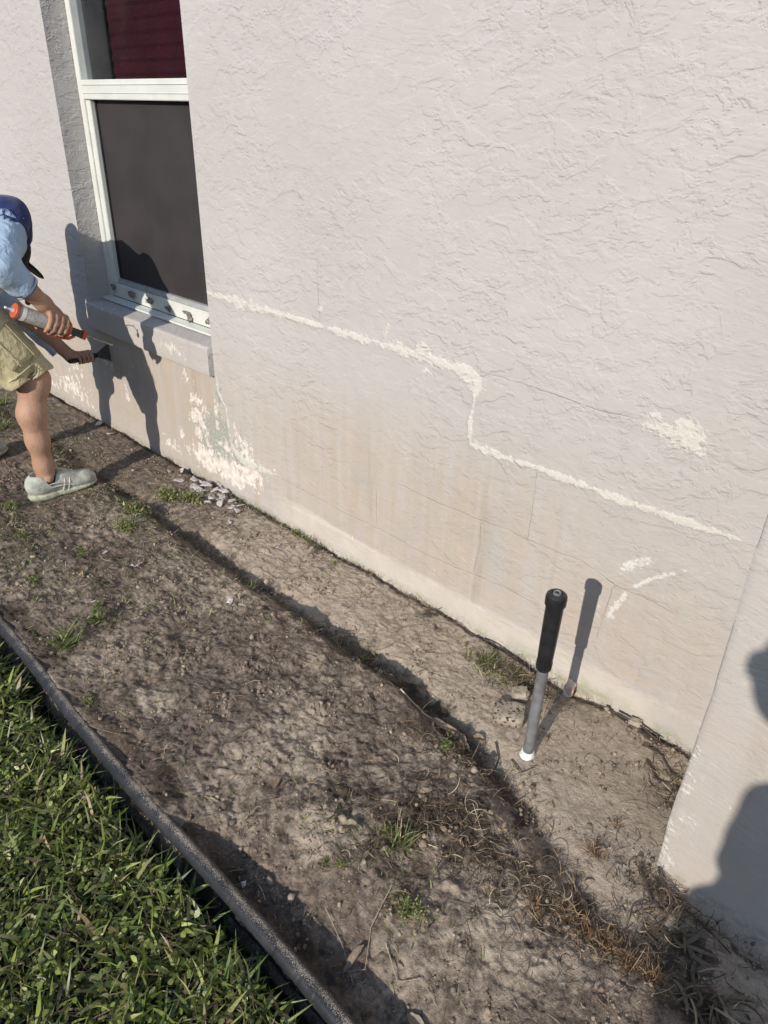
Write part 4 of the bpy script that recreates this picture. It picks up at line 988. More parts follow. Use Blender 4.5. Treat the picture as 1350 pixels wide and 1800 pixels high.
# rust coloured dead tufts
def rusty(x, y, s, label, col=((.22, .12, .065), (.31, .185, .10), (.11, .07, .045), (.38, .26, .155))):
    z = gz(x, y); n = int(115 * s); a = rng.uniform(0, 6.28, n); rr = np.abs(rng.normal(0, .016 * s, n))
    P = np.stack([x + rr * np.cos(a), y + rr * np.sin(a), z + rng.uniform(0, .008, n)], 1)
    Vb, Fb, per = strips(P, rng.uniform(0, 6.28, n), rng.uniform(.010, .038, n) * s ** .5, rng.uniform(.0008, .0018, n), rng.uniform(.0, 1.2, n), rng.uniform(-.6, 1.8, n), [.8, 1, 1, .8, .3], 4, rng.uniform(-1, 1, n), rng.normal(0, .35, n))
    c = pick(n, np.array(col), np.ones(len(col)))
    return tag(mesh_obj('dead_weed', Vb, Fb, M['dry'], attrs={'tint': np.repeat(c, per, 0)}, loc=(x, y, z)), label, 'dead weed', 'rust coloured dead weeds')
for a in [(-.377, -.442, .9, 'round rust brown dead weed left of the projecting wall corner'), (-.396, -.640, .7, 'thin rust brown dead weed, leftmost of the lower cluster'), (-.345, -.615, 1.0, 'rust orange dead weed in the middle of the lower cluster'), (-.300, -.610, 1.3, 'largest tangle of rust orange dead weed'),
          (-.262, -.605, 1.3, 'rust orange dead weed on the right side of the largest tangle'), (-.205, -.615, 1.2, 'golden brown dead weed beside the grey strap leaves'), (-.165, -.605, .9, 'dark rust weed in the shadow under the strap leaves'), (-.378, -.341, .35, 'tiny reddish dead sprig on bare sand')]: rusty(*a)
# dead strap leaves lying in the shadow
def straps(x, y, n, L, label, cols, sx_=.03, w=(.004, .009), name='dead_strap_leaves'):
    z = gz(x, y); P = np.stack([rng.normal(x, sx_, n), rng.normal(y, sx_ * .6, n), np.full(n, z + .004) + rng.uniform(0, .012, n)], 1)
    Vb, Fb, per = strips(P, rng.uniform(-2.6, .9, n), rng.uniform(.5, 1.2, n) * L, rng.uniform(w[0], w[1], n), rng.uniform(.0, .9, n), rng.uniform(.2, 1.3, n), [.5, .9, 1, 1, .9, .6, .15], 6, rng.uniform(-.8, .8, n), rng.normal(0, .18, n))
    return tag(mesh_obj(name, Vb, Fb, M['dry'], attrs={'tint': np.repeat(pick(n, np.array(cols), np.ones(len(cols))), per, 0)}, loc=(x, y, z)), label, 'dead leaves')
straps(-.075, -.560, 38, .07, 'tangle of dull grey dead strap leaves near the bottom right corner', [(.20, .155, .11), (.32, .26, .18), (.10, .075, .055)], .028, (.0025, .0065))
straps(-.150, -.490, 12, .06, 'few dull strap leaves in the shadow below the projecting wall', [(.12, .10, .075), (.17, .14, .10)], .02)
straps(-.81, -.092, 34, .035, 'small heap of dry brown shreds against the wall left of the pole', [(.20, .145, .09), (.28, .21, .14), (.11, .08, .05)], .025, (.0015, .004))

# ------------------------------------------------------------------ dead leaves, twigs
def leaf(x, y, az_, L, Wd, col, label, curl=.5, e0=.15, name='dead_leaf', nseg=8, z=None):
    z = gz(x, y) + .004 if z is None else z
    lt = np.linspace(0, L, nseg + 1); lz = np.maximum.reduce([ground_h(x + lt * math.cos(az_) - o_ * math.sin(az_), y + lt * math.sin(az_) + o_ * math.cos(az_)) for o_ in (-Wd * .35, 0, Wd * .35)]); lz = sm_(lz, 2) + .004 - z
    t = np.linspace(0, 1, nseg + 1); wv = np.sin(np.pi * np.clip(t * .96 + .02, 0, 1)) ** .75
    V_ = []; c, s = math.cos(az_), math.sin(az_); hx = 0; hz = 0
    for k in range(nseg + 1):
        for j, q in enumerate((-1, -.5, 0, .5, 1)):
            ww = q * Wd / 2 * wv[k]; zz = lz[k] + hz + curl * abs(q) ** 1.6 * Wd * .45 * wv[k] + .001 * math.sin(k * 2.1 + j * 1.7)
            wob = .0008 * math.sin(k * 3 + j); V_.append((x + c * hx - s * (ww + wob), y + s * hx + c * (ww + wob), z + zz))
        e = e0 - .5 * t[k] * e0 * 3; hx += L / nseg * math.cos(e); hz += L / nseg * math.sin(e)
    I = np.arange((nseg + 1) * 5).reshape(nseg + 1, 5)
    f = np.stack([I[:-1, :-1].ravel(), I[1:, :-1].ravel(), I[1:, 1:].ravel(), I[:-1, 1:].ravel()], 1)
    cols = np.tile(np.array(col)[None], (len(V_), 1)) * rng.uniform(.75, 1.2, (len(V_), 1))
    o = mesh_obj(name, V_, f, M['dry'], attrs={'tint': cols}, loc=(x, y, z))
    return tag(o, label, 'dead leaf', 'dead leaves on the soil bed')
leaf(-.887, -.386, -.15, .145, .024, (.34, .25, .17), 'long curved dry leaf sheath lying in the trench left of the pole', 1.0, .12)
leaf(-.85, -.400, -.2, .10, .020, (.24, .17, .115), 'darker dry sheath tucked under the long leaf sheath', 1.1, .05)
leaf(-.775, -.365, .5, .035, .022, (.27, .20, .14), 'small curled brown leaf at the right end of the leaf sheath', 1.2, .3)
leaf(-1.073, -.962, .45, .045, .007, (.52, .43, .27), 'short straw yellow blade chip lying left of centre on the bed', .3, .05)
leaf(-.976, -.843, 1.9, .040, .013, (.23, .17, .12), 'narrow brown leaf standing out on bare soil mid bed', .7)
leaf(-.79, -.80, .5, .040, .022, (.30, .235, .17), 'curled tan leaf on the sandy crust mid bed', 1.0, .3)
leaf(-.588, -.985, 1.55, .055, .014, (.27, .21, .155), 'upright narrow dead leaf by the edging near the bottom', .8, .5)
leaf(-.455, -.952, -.1, .050, .022, (.30, .235, .175), 'broad tan leaf at the bottom edge of the picture', .9, .2)
leaf(-.498, -.523, 1.8, .040, .010, (.33, .26, .19), 'narrow pale leaf below the sandy flat', .6, .4)
leaf(-.35, -.555, -.6, .040, .020, (.10, .07, .05), 'dark rotten leaf above the rust orange weeds', .8, .3)
leaf(-.62, -1.0, 1.0, .038, .018, (.16, .11, .08), 'dark curled leaf in the shade by the edging', 1.0, .3)
leaf(-.80, -.415, 1.2, .04, .022, (.15, .11, .08), 'dark leaf in the trench below the leaf sheath', 1.0, .2)
leaf(-1.06, -.385, .6, .035, .018, (.14, .105, .078), 'dull brown leaf on the trench lip left of the leaf sheath', .8, .2)
def twig(pts, r, col, label, name='twig', grp='thin dry twigs on the soil'):
    P = []
    for i in range(len(pts) - 1):
        for k in range(4):
            t = k / 4; P.append([pts[i][j] + (pts[i + 1][j] - pts[i][j]) * t for j in range(2)])
    P.append(pts[-1][:2]); z0 = [gz(p[0], p[1]) + r + .005 + (.004 * math.sin(i * .9)) for i, p in enumerate(P)]
    zs = sm_(np.array(z0), 3)
    b = MB(); n = len(P); b.tube([(p[0], p[1], z) for p, z in zip(P, zs)], [r * (1 - .6 * i / n) for i in range(n)], 6)
    return tag(b.build(name, col, None, True), label, 'twig', grp)
M['twig_pale'] = simple('pale_twig', (.36, .30, .22), .85, 0, .25, 80, .001); M['twig_dark'] = simple('dark_root', (.065, .048, .036), .9, 0, .3, 80, .002); M['twig_white'] = simple('bleached_stem', (.55, .50, .42), .8, 0, .15, 80)
twig([(-.985, -.405), (-.93, -.385), (-.885, -.388), (-.86, -.392)], .0024, M['twig_white'], 'bleached white curved stem leading into the leaf sheath')
twig([(-.62, -.82), (-.60, -.90), (-.56, -.955), (-.60, -.99)], .0011, M['twig_pale'], 'long thin curved twig near the bottom weed')
twig([(-.70, -.93), (-.62, -.955), (-.56, -.985)], .0009, M['twig_pale'], 'thin straight stalk beside the edging')
twig([(-.56, -.90), (-.50, -.93), (-.47, -.90), (-.42, -.91)], .0012, M['twig_pale'], 'bent pale twig at the bottom of the bed')
twig([(-.40, -.52), (-.34, -.55), (-.29, -.58)], .0011, M['twig_pale'], 'thin pale twig pointing at the rust orange weeds')
twig([(-.62, -.56), (-.56, -.60), (-.50, -.58)], .0012, M['twig_pale'], 'pale twig crossing the dark roots mid bed')
twig([(-.98, -.70), (-.93, -.72), (-.90, -.71)], .0010, M['twig_pale'], 'short pale twig on the brown soil in mid bed')
twig([(-.72, -.335), (-.69, -.36), (-.68, -.39), (-.66, -.43)], .0022, M['twig_dark'], 'dark root below the foot of the pole')
twig([(-.66, -.35), (-.62, -.37), (-.60, -.34)], .0018, M['twig_dark'], 'short dark root right of the pole foot')
twig([(-.29, -.41), (-.235, -.465), (-.20, -.47), (-.17, -.455)], .0032, M['twig_dark'], 'thick dark root under the projecting wall corner')
twig([(-.26, -.385), (-.22, -.42), (-.16, -.43), (-.08, -.45)], .0036, M['twig_dark'], 'long dark root along the foot of the projecting wall')
twig([(-.235, -.465), (-.26, -.50), (-.25, -.53)], .0020, M['twig_dark'], 'forked dark root running away from the wall corner')
twig([(-.45, -.085), (-.40, -.075), (-.36, -.10), (-.33, -.09)], .0030, M['twig_dark'], 'dark root along the wall foot right of the pole')
twig([(-.42, -.12), (-.38, -.145), (-.34, -.125), (-.31, -.13)], .0026, M['twig_dark'], 'looped dark root in the hollow by the wall')
twig([(-.55, -.03), (-.48, -.025), (-.42, -.045)], .0040, M['twig_dark'], 'thick dark root pressed against the wall foot')
twig([(-1.0, -.02), (-.92, -.028), (-.84, -.02)], .003, M['twig_dark'], 'dark root at the wall foot behind the pitted concrete')

# ------------------------------------------------------------------ paint flakes
def flake(x, y, s, label, tilt=.35, z=0.0, group='peeled paint flakes'):
    k = 9; ang = np.sort(rng.uniform(0, 6.28, k)); rad = s * rng.uniform(.55, 1.15, k) * np.where(rng.random(k) < .25, .6, 1); asp = rng.uniform(.5, .95); a0 = rng.uniform(0, 3.1)
    P = np.stack([np.cos(ang) * rad, np.sin(ang) * rad * asp], 1)
    P = P @ np.array([[math.cos(a0), math.sin(a0)], [-math.sin(a0), math.cos(a0)]])
    mid = P * .5; tl = rng.normal(0, tilt, 2); cv = rng.uniform(-8, 12) * .5
    def zf(p): return p[:, 0] * tl[0] + p[:, 1] * tl[1] + cv * (p[:, 0] ** 2)
    t = .0016; z0 = gz(x, y) + .5 * s * (abs(tl[0]) + abs(tl[1])) * .6 + .002 + z
    ring = np.column_stack([P, zf(P)]); mr = np.column_stack([mid, zf(mid) + rng.normal(0, .0012, k)]); c = np.array([[0, 0, 0.0]])
    top = np.concatenate([ring, mr, c]); bot = top - [0, 0, t]; V_ = np.concatenate([top, bot]) + [x, y, z0]; n = len(top)
    F4 = []; F3 = []
    for i in range(k):
        j = (i + 1) % k; F4.append((i, j, k + j, k + i)); F3.append((k + i, k + j, 2 * k)); F4.append((n + i, n + k + i, n + k + j, n + j)); F3.append((n + k + i, n + 2 * k, n + k + j)); F4.append((i, n + i, n + j, j))
    o = mesh_obj('paint_flake', V_, [np.array(F4), np.array(F3)], M['chip'], None, False, loc=(x, y, z0)); return tag(o, label, 'paint flake', group)
pile = [(-2.501, -.060), (-2.46, -.085), (-2.42, -.05), (-2.393, -.075), (-2.36, -.05), (-2.33, -.09), (-2.30, -.055), (-2.27, -.08), (-2.235, -.05), (-2.20, -.075), (-2.41, -.10), (-2.36, -.12), (-2.30, -.11), (-2.285, -.135), (-2.175, -.05), (-2.16, -.085), (-2.33, -.03), (-2.25, -.105), (-2.44, -.03), (-2.38, -.02)]
for i, (x, y) in enumerate(pile): flake(x, y, random.uniform(.022, .042), 'peeled grey paint flake in the heap at the wall foot under the window', .28, random.uniform(0, .012), 'paint flakes heaped under the window')
for x, y, s, l in [(-2.638, -.087, .020, 'small pale flake left of the heap beside the shadow'), (-2.55, -.10, .030, 'long flat flake lying left of the heap'), (-2.62, -.045, .018, 'tiny flake at the wall foot left of the heap'), (-2.185, -.624, .024, 'grey flake alone on brown soil at far left'), (-2.007, -.584, .022, 'white flake on brown soil right of the lone grey flake'), (-2.02, -.60, .014, 'small white flake touching the larger white one'), (-1.843, -.132, .017, 'white flake on pale soil near the wall foot'),
                    (-1.627, -.486, .018, 'curled white flake in front of the wispy weed'), (-1.60, -.50, .012, 'tiny white chip by the wispy weed'), (-2.10, -.16, .012, 'small chip right of the heap'), (-.862, -1.011, .008, 'tiny white chip near the middle of the edging'), (-1.125, -.335, .009, 'small white chip above the trench'), (-1.90, -.80, .010, 'white chip beside the tall thin leaved weed'), (-3.2, -.06, .03, 'flake at the wall foot behind the calf'), (-3.35, -.05, .03, 'flake at the wall foot farther behind the calf')]:
    flake(x, y, s, l)

# ------------------------------------------------------------------ stones and pieces
def slab(name, x, y, sx_, sy_, h, az_, mat, label, cat, amp=.10, rz=0.0):
    bm = bmesh.new(); bmesh.ops.create_cube(bm, size=1); bmesh.ops.subdivide_edges(bm, edges=list(bm.edges), cuts=5, use_grid_fill=True)
    V_ = np.array([v.co[:] for v in bm.verts]) * 2; F_ = np.array([[v.index for v in f.verts] for f in bm.faces]); bm.free()
    p = 7.0; nrm = (np.abs(V_) ** p).sum(1) ** (1 / p); V_ = V_ / nrm[:, None]
    k = 1 + amp * (pn2(V_[:, 0] * 1.7 + x * 9, V_[:, 1] * 1.7 + y * 9) + .5 * pn2(V_[:, 0] * 4, V_[:, 2] * 4 + V_[:, 1] * 3)); V_ *= k[:, None]
    V_ = V_ * np.array([sx_, sy_, h]) / 2; c, s = math.cos(az_), math.sin(az_)
    V_ = np.stack([V_[:, 0] * c - V_[:, 1] * s, V_[:, 0] * s + V_[:, 1] * c, V_[:, 2] + rz * V_[:, 0]], 1); z = gz(x, y) + h * .42
    o = mesh_obj(name, V_ + [x, y, z], F_, mat, None, True, loc=(x, y, z)); o.data.set_sharp_from_angle(angle=math.radians(50)); return tag(o, label, cat)
slab('concrete_piece', -.748, -.240, .082, .074, .032, .5, M['pitted'], 'square pitted concrete piece left of the sprinkler pole', 'concrete piece', .06)
slab('stone', -.768, -.160, .046, .036, .03, .9, M['stone'], 'small pale stone between the pitted concrete and the wall', 'stone', .22)
slab('stone', -.50, -.022, .032, .022, .022, .2, M['stone'], 'small light stone at the wall foot right of the pole', 'stone', .25)

# ------------------------------------------------------------------ sprinkler riser
sp = tag(empty('sprinkler_riser', (-.640, -.312, -.015)), 'grey pipe riser with a black pop-up sprinkler head standing in the sand', 'sprinkler')
B0 = Vector((-.640, -.312, -.03)); TOP = Vector((-.624, -.322, .497)); AX = (TOP - B0).normalized(); U1 = AX.orthogonal().normalized(); U2 = AX.cross(U1)
def lathe(name, prof, mat, parent, n=28, base=B0, ax=AX, rib=None, flat=False):
    u1 = ax.orthogonal().normalized(); u2 = ax.cross(u1); V_ = []; 
    for i, (h, r) in enumerate(prof):
        for k in range(n):
            q = 2 * math.pi * k / n; rr = r * (1 + (rib * (1 if k % 2 else -1) if rib and 0 < i < len(prof) - 1 else 0)); V_.append(base + ax * h + (u1 * math.cos(q) + u2 * math.sin(q)) * rr)
    b = MB(); F_ = []
    for i in range(len(prof) - 1):
        for k in range(n): F_.append((i*n+k, i*n+(k+1)%n, (i+1)*n+(k+1)%n, (i+1)*n+k))
    F_.append(tuple(range(n))[::-1]); F_.append(tuple((len(prof)-1)*n + k for k in range(n)))
    b.add([tuple(v) for v in V_], F_); o = b.build(name, mat, None, not flat, sharp=30)
    if parent is not None:
        o.parent = parent; o.location = -Vector(parent.location)
    return o
H = (TOP - B0).length
lathe('white_fitting', [(.0, .019), (.012, .0195), (.030, .0195), (.034, .017), (.042, .0165), (.046, .0145)], M['white_plastic'], sp, 24)
lathe('pipe', [(.040, .0133), (.15, .0134), (.30, .0134), (H - .205, .0134)], M['pvc'], sp, 28)
lathe('threaded_collar', [(H - .214, .0155), (H - .210, .0175), (H - .190, .0180), (H - .188, .0172)], M['black_plastic'], sp, 36, rib=.04)
lathe('sprinkler_body', [(H - .1875, .0176), (H - .150, .0186), (H - .06, .0196), (H - .030, .0198)], M['black_plastic'], sp, 32)
cap_ = lathe('sprinkler_cap', [(H - .0295, .0205), (H - .028, .0232), (H - .010, .0235), (H - .004, .0222), (H, .0180), (H + .0005, .0125), (H - .002, .0115)], M['black_plastic'], sp, 32)
ring = lathe('nozzle', [(H - .002, .0092), (H + .003, .009), (H + .0042, .0072), (H + .002, .0055), (H + .001, .0035)], M['pvc'], None, 24); ring.parent = cap_; ring.location = (0, 0, 0)
nz = lathe('nozzle_socket', [(H + .0015, .0034), (H + .0035, .003)], M['black_plastic'], None, 12); nz.parent = cap_
# broken pipe stub against the wall
st = tag(empty('pipe_stub', (-.700, -.028, -.03)), 'short broken white pipe stub against the wall behind the pole', 'pipe stub')
o = lathe('stub_pipe', [(0, .0125), (.03, .0125), (.052, .0125)], M['white_plastic'], None, 20, Vector((-.700, -.028, -.04)), Vector((.10, .25, 1)).normalized()); o.parent = st; o.location = -Vector(st.location)
M['pinkish'] = simple('pinkish_sealant', (.60, .45, .38), .7, 0, .2, 70, .003)
o = lump('sealant', (-.694, -.030, .000), .018, M['pinkish'], None, (.7, .6, 1.5), 5, 2, .4); o.parent = st; o.location = -Vector(st.location)

# ------------------------------------------------------------------ people
def ring_basis(ax_):
    ax_ = np.array(ax_, float); ax_ /= np.linalg.norm(ax_); return ax_
def grip(vol, c, axis, up, side, R, w=1.0, a0=75, a1=-95, k=.004, thumb=True, flip=1):
    """a hand closed round a rod: four separate bent fingers, palm and thumb. axis: from little finger to index"""
    c = np.array(c, float); axis = ring_basis(axis); up = np.array(up, float); up -= up @ axis * axis; up /= np.linalg.norm(up)
    side = np.cross(axis, up); side *= np.sign(side @ np.array([1, 0, 0]) or 1) * flip
    def pt(s, deg, rr): q = math.radians(deg); return c + axis * s + (side * math.cos(q) + up * math.sin(q)) * rr
    for i, (s, fr, ln) in enumerate([(-.033, .0072, .86), (-.0115, .0082, .97), (.0105, .0086, 1.0), (.032, .0083, .92)]):
        fr *= w; rr = R + fr; lo = a0 + (a1 - a0) * ln
        degs = [a0 + 12, a0 - 18, a0 + (lo - a0) * .42, a0 + (lo - a0) * .72, lo]; rad = [fr * 1.18, fr * 1.15, fr * 1.08, fr * 1.0, fr * .82]
        s_ = [s, s, s * .96, s * .93, s * .90]
        vol.chain([pt(a, d, rr + (.003 if j in (1,) else 0)) for j, (a, d) in enumerate(zip(s_, degs))], rad, .003)
    for s in (-.03, -.010, .010, .030): vol.cone(pt(s, a0 + 14, R + .010), pt(s * .75, a0 + 62, R + .020), .0125 * w, .0135 * w, .010)
    if thumb: vol.chain([pt(.020, a0 + 75, R + .018), pt(.040, a0 + 95, R + .012), pt(.048, a0 + 130, R + .010), pt(.045, a0 + 165, R + .009)], [.015 * w, .0125 * w, .0105 * w, .0085 * w], .006)
    return pt(-.0, a0 + 66, R + .022)

wk = tag(empty('person', (-3.05, -.60, 0)), 'bending person in khaki shorts and blue sleeves working at the wall below the window', 'person')
def wkp(o): o.parent = wk; o.location = -Vector(wk.location); return o
J = dict(shR=(-2.865, -.455, 1.035), elR=(-2.675, -.585, .915), wrR=(-2.702, -.457, .768), shL=(-3.305, -.465, 1.045), elL=(-3.360, -.40, .70), cuL=(-3.265, -.225, .435), wrL=(-3.215, -.178, .402),
         hipR=(-2.915, -.70, .80), hipL=(-3.125, -.70, .80), knR=(-2.795, -.515, .470), anR=(-2.795, -.545, .085), knL=(-3.225, -.53, .455), anL=(-3.275, -.665, .085),
         pel=(-3.02, -.715, .84), bel=(-3.03, -.68, .93), che=(-3.075, -.54, 1.035), nek=(-3.05, -.48, 1.02), head=(-3.02, -.450, .900))
J = {k: np.array(v) for k, v in J.items()}
v = Vol((-3.55, -.95, -.02), (-2.55, -.02, 1.25), .0046)
# trunk
v.cone(J['pel'], J['bel'], .125, .115, .05); v.cone(J['bel'], J['che'], .115, .125, .05); v.cone(J['hipR'], J['hipL'], .095, .095, .04)
v.cone(J['che'] + [.13, 0, .0], J['che'] - [.13, 0, 0], .075, .075, .05); v.cone(J['shR'], J['che'], .055, .09, .04); v.cone(J['shL'], J['che'], .055, .09, .04)
v.cone(J['che'], J['nek'], .08, .058, .03); v.cone(J['nek'], J['head'] + [0, 0, .03], .055, .055, .02)
# head looking down at the scraper
hd = J['head']; fd = ring_basis((-.15, .62, -.77)); up_ = np.array([0, .77, .62]); up_ = ring_basis(up_ - up_ @ fd * fd); sdv = np.cross(fd, up_)
Rh = np.array([sdv, fd, up_])
v.ell(hd, (.074, .092, .10), Rh, .02); v.ell(hd + fd * .045 - up_ * .055, (.048, .045, .045), Rh, .03)
v.cone(hd + fd * .088 + up_ * .012, hd + fd * .108 - up_ * .022, .008, .014, .012)
v.ell(hd + fd * .093 - up_ * .052, (.024, .010, .007), Rh, .006); v.ell(hd + fd * .080 - up_ * .083, (.022, .016, .014), Rh, .012)
for s in (-1, 1):
    v.ell(hd + sdv * s * .075 - fd * .004 - up_ * .005, (.010, .020, .031), Rh, .008)
    v.ell(hd + fd * .094 + sdv * s * .030 + up_ * .010, (.014, .012, .009), Rh, 0.004, cut=True); v.ell(hd + fd * .080 + sdv * s * .030 + up_ * .010, (.012, .012, .012), Rh, .002)
# arms
v.chain([J['shR'], J['shR'] * .5 + J['elR'] * .5, J['elR']], [.054, .047, .040], .02)
m1 = J['elR'] * .6 + J['wrR'] * .4
v.chain([J['elR'], m1, J['wrR']], [.040, .0415, .0255], .015)
v.chain([J['shL'], J['shL'] * .5 + J['elL'] * .5, J['elL']], [.054, .046, .039], .02); v.chain([J['elL'], J['elL'] * .6 + J['wrL'] * .4, J['wrL']], [.039, .040, .0255], .015)
# caulk gun axis and right hand
GN = np.array([-2.70, -.591, .776]); GR = np.array([-2.70, -.240, .581]); gax = (GR - GN) / np.linalg.norm(GR - GN)
gc = GN + gax * .178; gup = np.array([0, .38, .92])
pw = grip(v, gc, -gax, gup, (1, 0, 0), .0270, 1.02, 72, -78)
v.cone(J['wrR'], pw, .0245, .021, .02); v.cone(J['wrR'], pw + np.array([0, .012, .004]), .022, .018, .02)
# left hand closed on the scraper handle
SC0 = np.array([-3.190, -.175, .392]); SC1 = np.array([-3.212, -.062, .388]); sax = SC1 - SC0; sax /= np.linalg.norm(sax)
pl_ = grip(v, (SC0 + SC1) / 2 - sax * .012, sax, (-.25, -.1, .95), (1, 0, 0), .0115, .95, 100, -120)
v.cone(J['wrL'], pl_, .0245, .022, .02)
# legs
for s in 'RL':
    hp, kn, an = J['hip' + s], J['kn' + s], J['an' + s]
    v.cone(hp, kn, .088, .058, .03); back = np.array([0, -.022, 0])
    v.chain([kn + [0, 0, .01], kn * .68 + an * .32 + back, kn * .40 + an * .60 + back * .6, an + [0, 0, .05], an], [.050, .050, .040, .033, .035], .03)
    v.cone(kn + [0, .022, .012], kn + [0, .018, -.03], .036, .032, .02)
    v.ell(an + [.030, .0, .0], (.012, .014, .014), None, .01); v.ell(an - [.030, 0, 0], (.012, .014, .014), None, .01)
heel = {'R': np.array([-2.80, -.600, 0.0]), 'L': np.array([-3.262, -.715, 0.0])}
toe = {'R': np.array([-2.788, -.378, 0.0]), 'L': np.array([-3.365, -.515, 0.0])}
for s in 'RL':
    d = toe[s] - heel[s]; v.chain([J['an' + s] - [0, 0, .03], heel[s] + d * .30 + [0, 0, .04], heel[s] + d * .62 + [0, 0, .03], heel[s] + d * .92 + [0, 0, .022]], [.034, .030, .028, .020], .02)
wkp(v.obj('body', M['skin']))
# clothes ----------------------------------------------------------
v = Vol((-3.52, -.95, .62), (-2.70, -.25, 1.25), .0055)
v.cone(J['bel'] - [0, 0, .05], J['bel'], .130, .133, .05); v.cone(J['bel'], J['che'], .133, .143, .05); v.cone(J['che'] + [.13, 0, 0], J['che'] - [.13, 0, 0], .09, .09, .05)
v.cone(J['shR'] + [-.01, 0, .004], J['che'], .066, .10, .04); v.cone(J['shL'], J['che'], .068, .10, .04); v.cone(J['shL'] + [.02, -.02, -.06], J['bel'] + [-.06, 0, 0], .070, .10, .04); v.cone(J['che'], J['nek'] + [0, -.01, 0], .094, .068, .03)
v.cone(J['che'] + [0, -.02, -.10], J['bel'] + [0, .02, -.08], .10, .12, .04)
v.ell(J['shR'] + [-.014, .004, .000], (.074, .066, .060), None, .02); v.ell(J['shR'] + [-.05, .045, -.03], (.06, .05, .085), None, .03); v.ell(J['shL'] + [.01, .015, .025], (.08, .075, .070), None, .02)
v.cone(J['shR'] + [0, 0, .002], J['shR'] * .55 + J['elR'] * .45, .064, .056, .01); v.cone(J['shR'] + [0, .010, .0], J['shR'] * .72 + J['elR'] * .28 + [0, .018, .0], .064, .055, .01)
v.wrinkle(.006, 11, 3); v.halfcut(J['bel'] - [0, .02, .12], (0, -.35, -1))
wkp(v.obj('shirt', M['navy']))
for s, cu, rr in (('R', J['elR'] * .42 + J['wrR'] * .58, .049), ('L', J['cuL'] * .8 + J['wrL'] * .2, .036)):
    sh, el = J['sh' + s], J['el' + s]; lo = np.minimum.reduce([sh, el, cu]) - .1; hi = np.maximum.reduce([sh, el, cu]) + .1
    v = Vol(lo, hi, .0046); v.chain([sh + (el - sh) * .02, sh * .5 + el * .5, el, cu + (cu - el) * .05], [.069, .063, .056 if s == 'R' else .050, rr], .025)
    v.wrinkle(.0055, 14, 1.7); v.halfcut(cu, cu - el); v.cone(cu - (cu - el) * .02, cu + (cu - el) * .5, rr * .80, rr * .6, 0, cut=True)
    v.halfcut(sh + (sh - el) * .12, sh - el)
    v.halfcut(sh + np.array([0, .036, .036]), (0, .66, .75))
    v.halfcut(sh + (sh - el) * -.02 + np.array([0, .0, .03]), (-.1, .25, .95))
    o = wkp(v.obj('sleeve', M['light_blue']))
    n_ = (cu - el) / np.linalg.norm(cu - el); b = MB(); u1 = np.cross(n_, [0, 0, 1.]); u1 /= np.linalg.norm(u1); u2 = np.cross(n_, u1)
    for off_ in (-.001, -.014): b.tube([tuple(cu + n_ * off_ + (u1 * math.cos(a) + u2 * math.sin(a)) * (rr + .0008)) for a in np.linspace(0, 6.2832, 33)], .0012, 6)
    h_ = b.build('cuff_hem', M['navy'] if s == 'R' else M['light_blue'], None, True); h_.parent = o
# dark script lettering across the shoulder (loops of thin print, unreadable in the photograph)
ctr = J['shR'] * .72 + J['elR'] * .28; ad_ = (J['elR'] - J['shR']); ad_ /= np.linalg.norm(ad_); cv = np.cross(ad_, [0.5, -0.6, .7]); cv /= np.linalg.norm(cv); nr = np.cross(cv, ad_); nr *= np.sign(nr @ np.array([1, -.5, .3]))
b = MB()
for w_, (o1, kf) in enumerate([(0.0, 1.0), (.028, 1.3)]):
    P = []
    for i in range(60):
        t = i / 59; lx = (t - .5) * .105; ly = .013 * math.sin(t * 26 * kf) * (1 - .3 * math.sin(t * 9)) + .006 * math.sin(t * 61); lx += .006 * math.cos(t * 26 * kf)
        ang = lx / .0635; P.append(tuple(ctr + ad_ * (ly + o1 - .02) + (cv * math.sin(ang) + nr * math.cos(ang)) * (.0645 - (ly + o1) * .06)))
    b.tube(P, .0016, 5)
wkp(b.build('shoulder_lettering', M['navy'], None, True))
# shorts
v = Vol((-3.45, -.95, .36), (-2.62, -.35, 1.0), .0050)
v.cone(J['hipR'] + [0, 0, .0], J['hipL'], .115, .115, .05); v.cone(J['pel'] + [0, 0, .01], J['pel'] - [0, 0, .08], .14, .125, .05)
v.cone(J['pel'] + [0, .10, -.03], J['pel'] + [0, .06, .02], .10, .11, .05)
for s in 'RL':
    hp, kn = J['hip' + s], J['kn' + s]; hem = kn + (hp - kn) * .06 + np.array([0, -.006, 0]); dn = kn - hp; dn /= np.linalg.norm(dn)
    v.cone(hp, hem + dn * .02, .110, .098, .03)
v.wrinkle(.015, 13, 5.1)
for s in 'RL':
    hp, kn = J['hip' + s], J['kn' + s]; hem = kn + (hp - kn) * .06; dn = kn - hp; dn = dn / np.linalg.norm(dn) * .6 + np.array([0, .0, -.4]); dn /= np.linalg.norm(dn)
    X, Y, Z = v._grid([0, 0, 0], v.n); pl = ((X - hem[0]) * dn[0] + (Y - hem[1]) * dn[1] + (Z - hem[2]) * dn[2]) + 0.004 * np.sin(X * 60) + .003 * np.sin(Y * 75)
    near = (X > -3.02) if s == 'R' else (X <= -3.02); v.D = np.where(near, np.maximum(v.D, pl), v.D).astype(np.float32)
    v.cone(hem - dn * .09, hem + dn * .12, .060, .099, 0, cut=True)
v.halfcut(J['pel'] + [0, .05, .055], (0, .25, 1))
shorts = wkp(v.obj('shorts', M['khaki']))
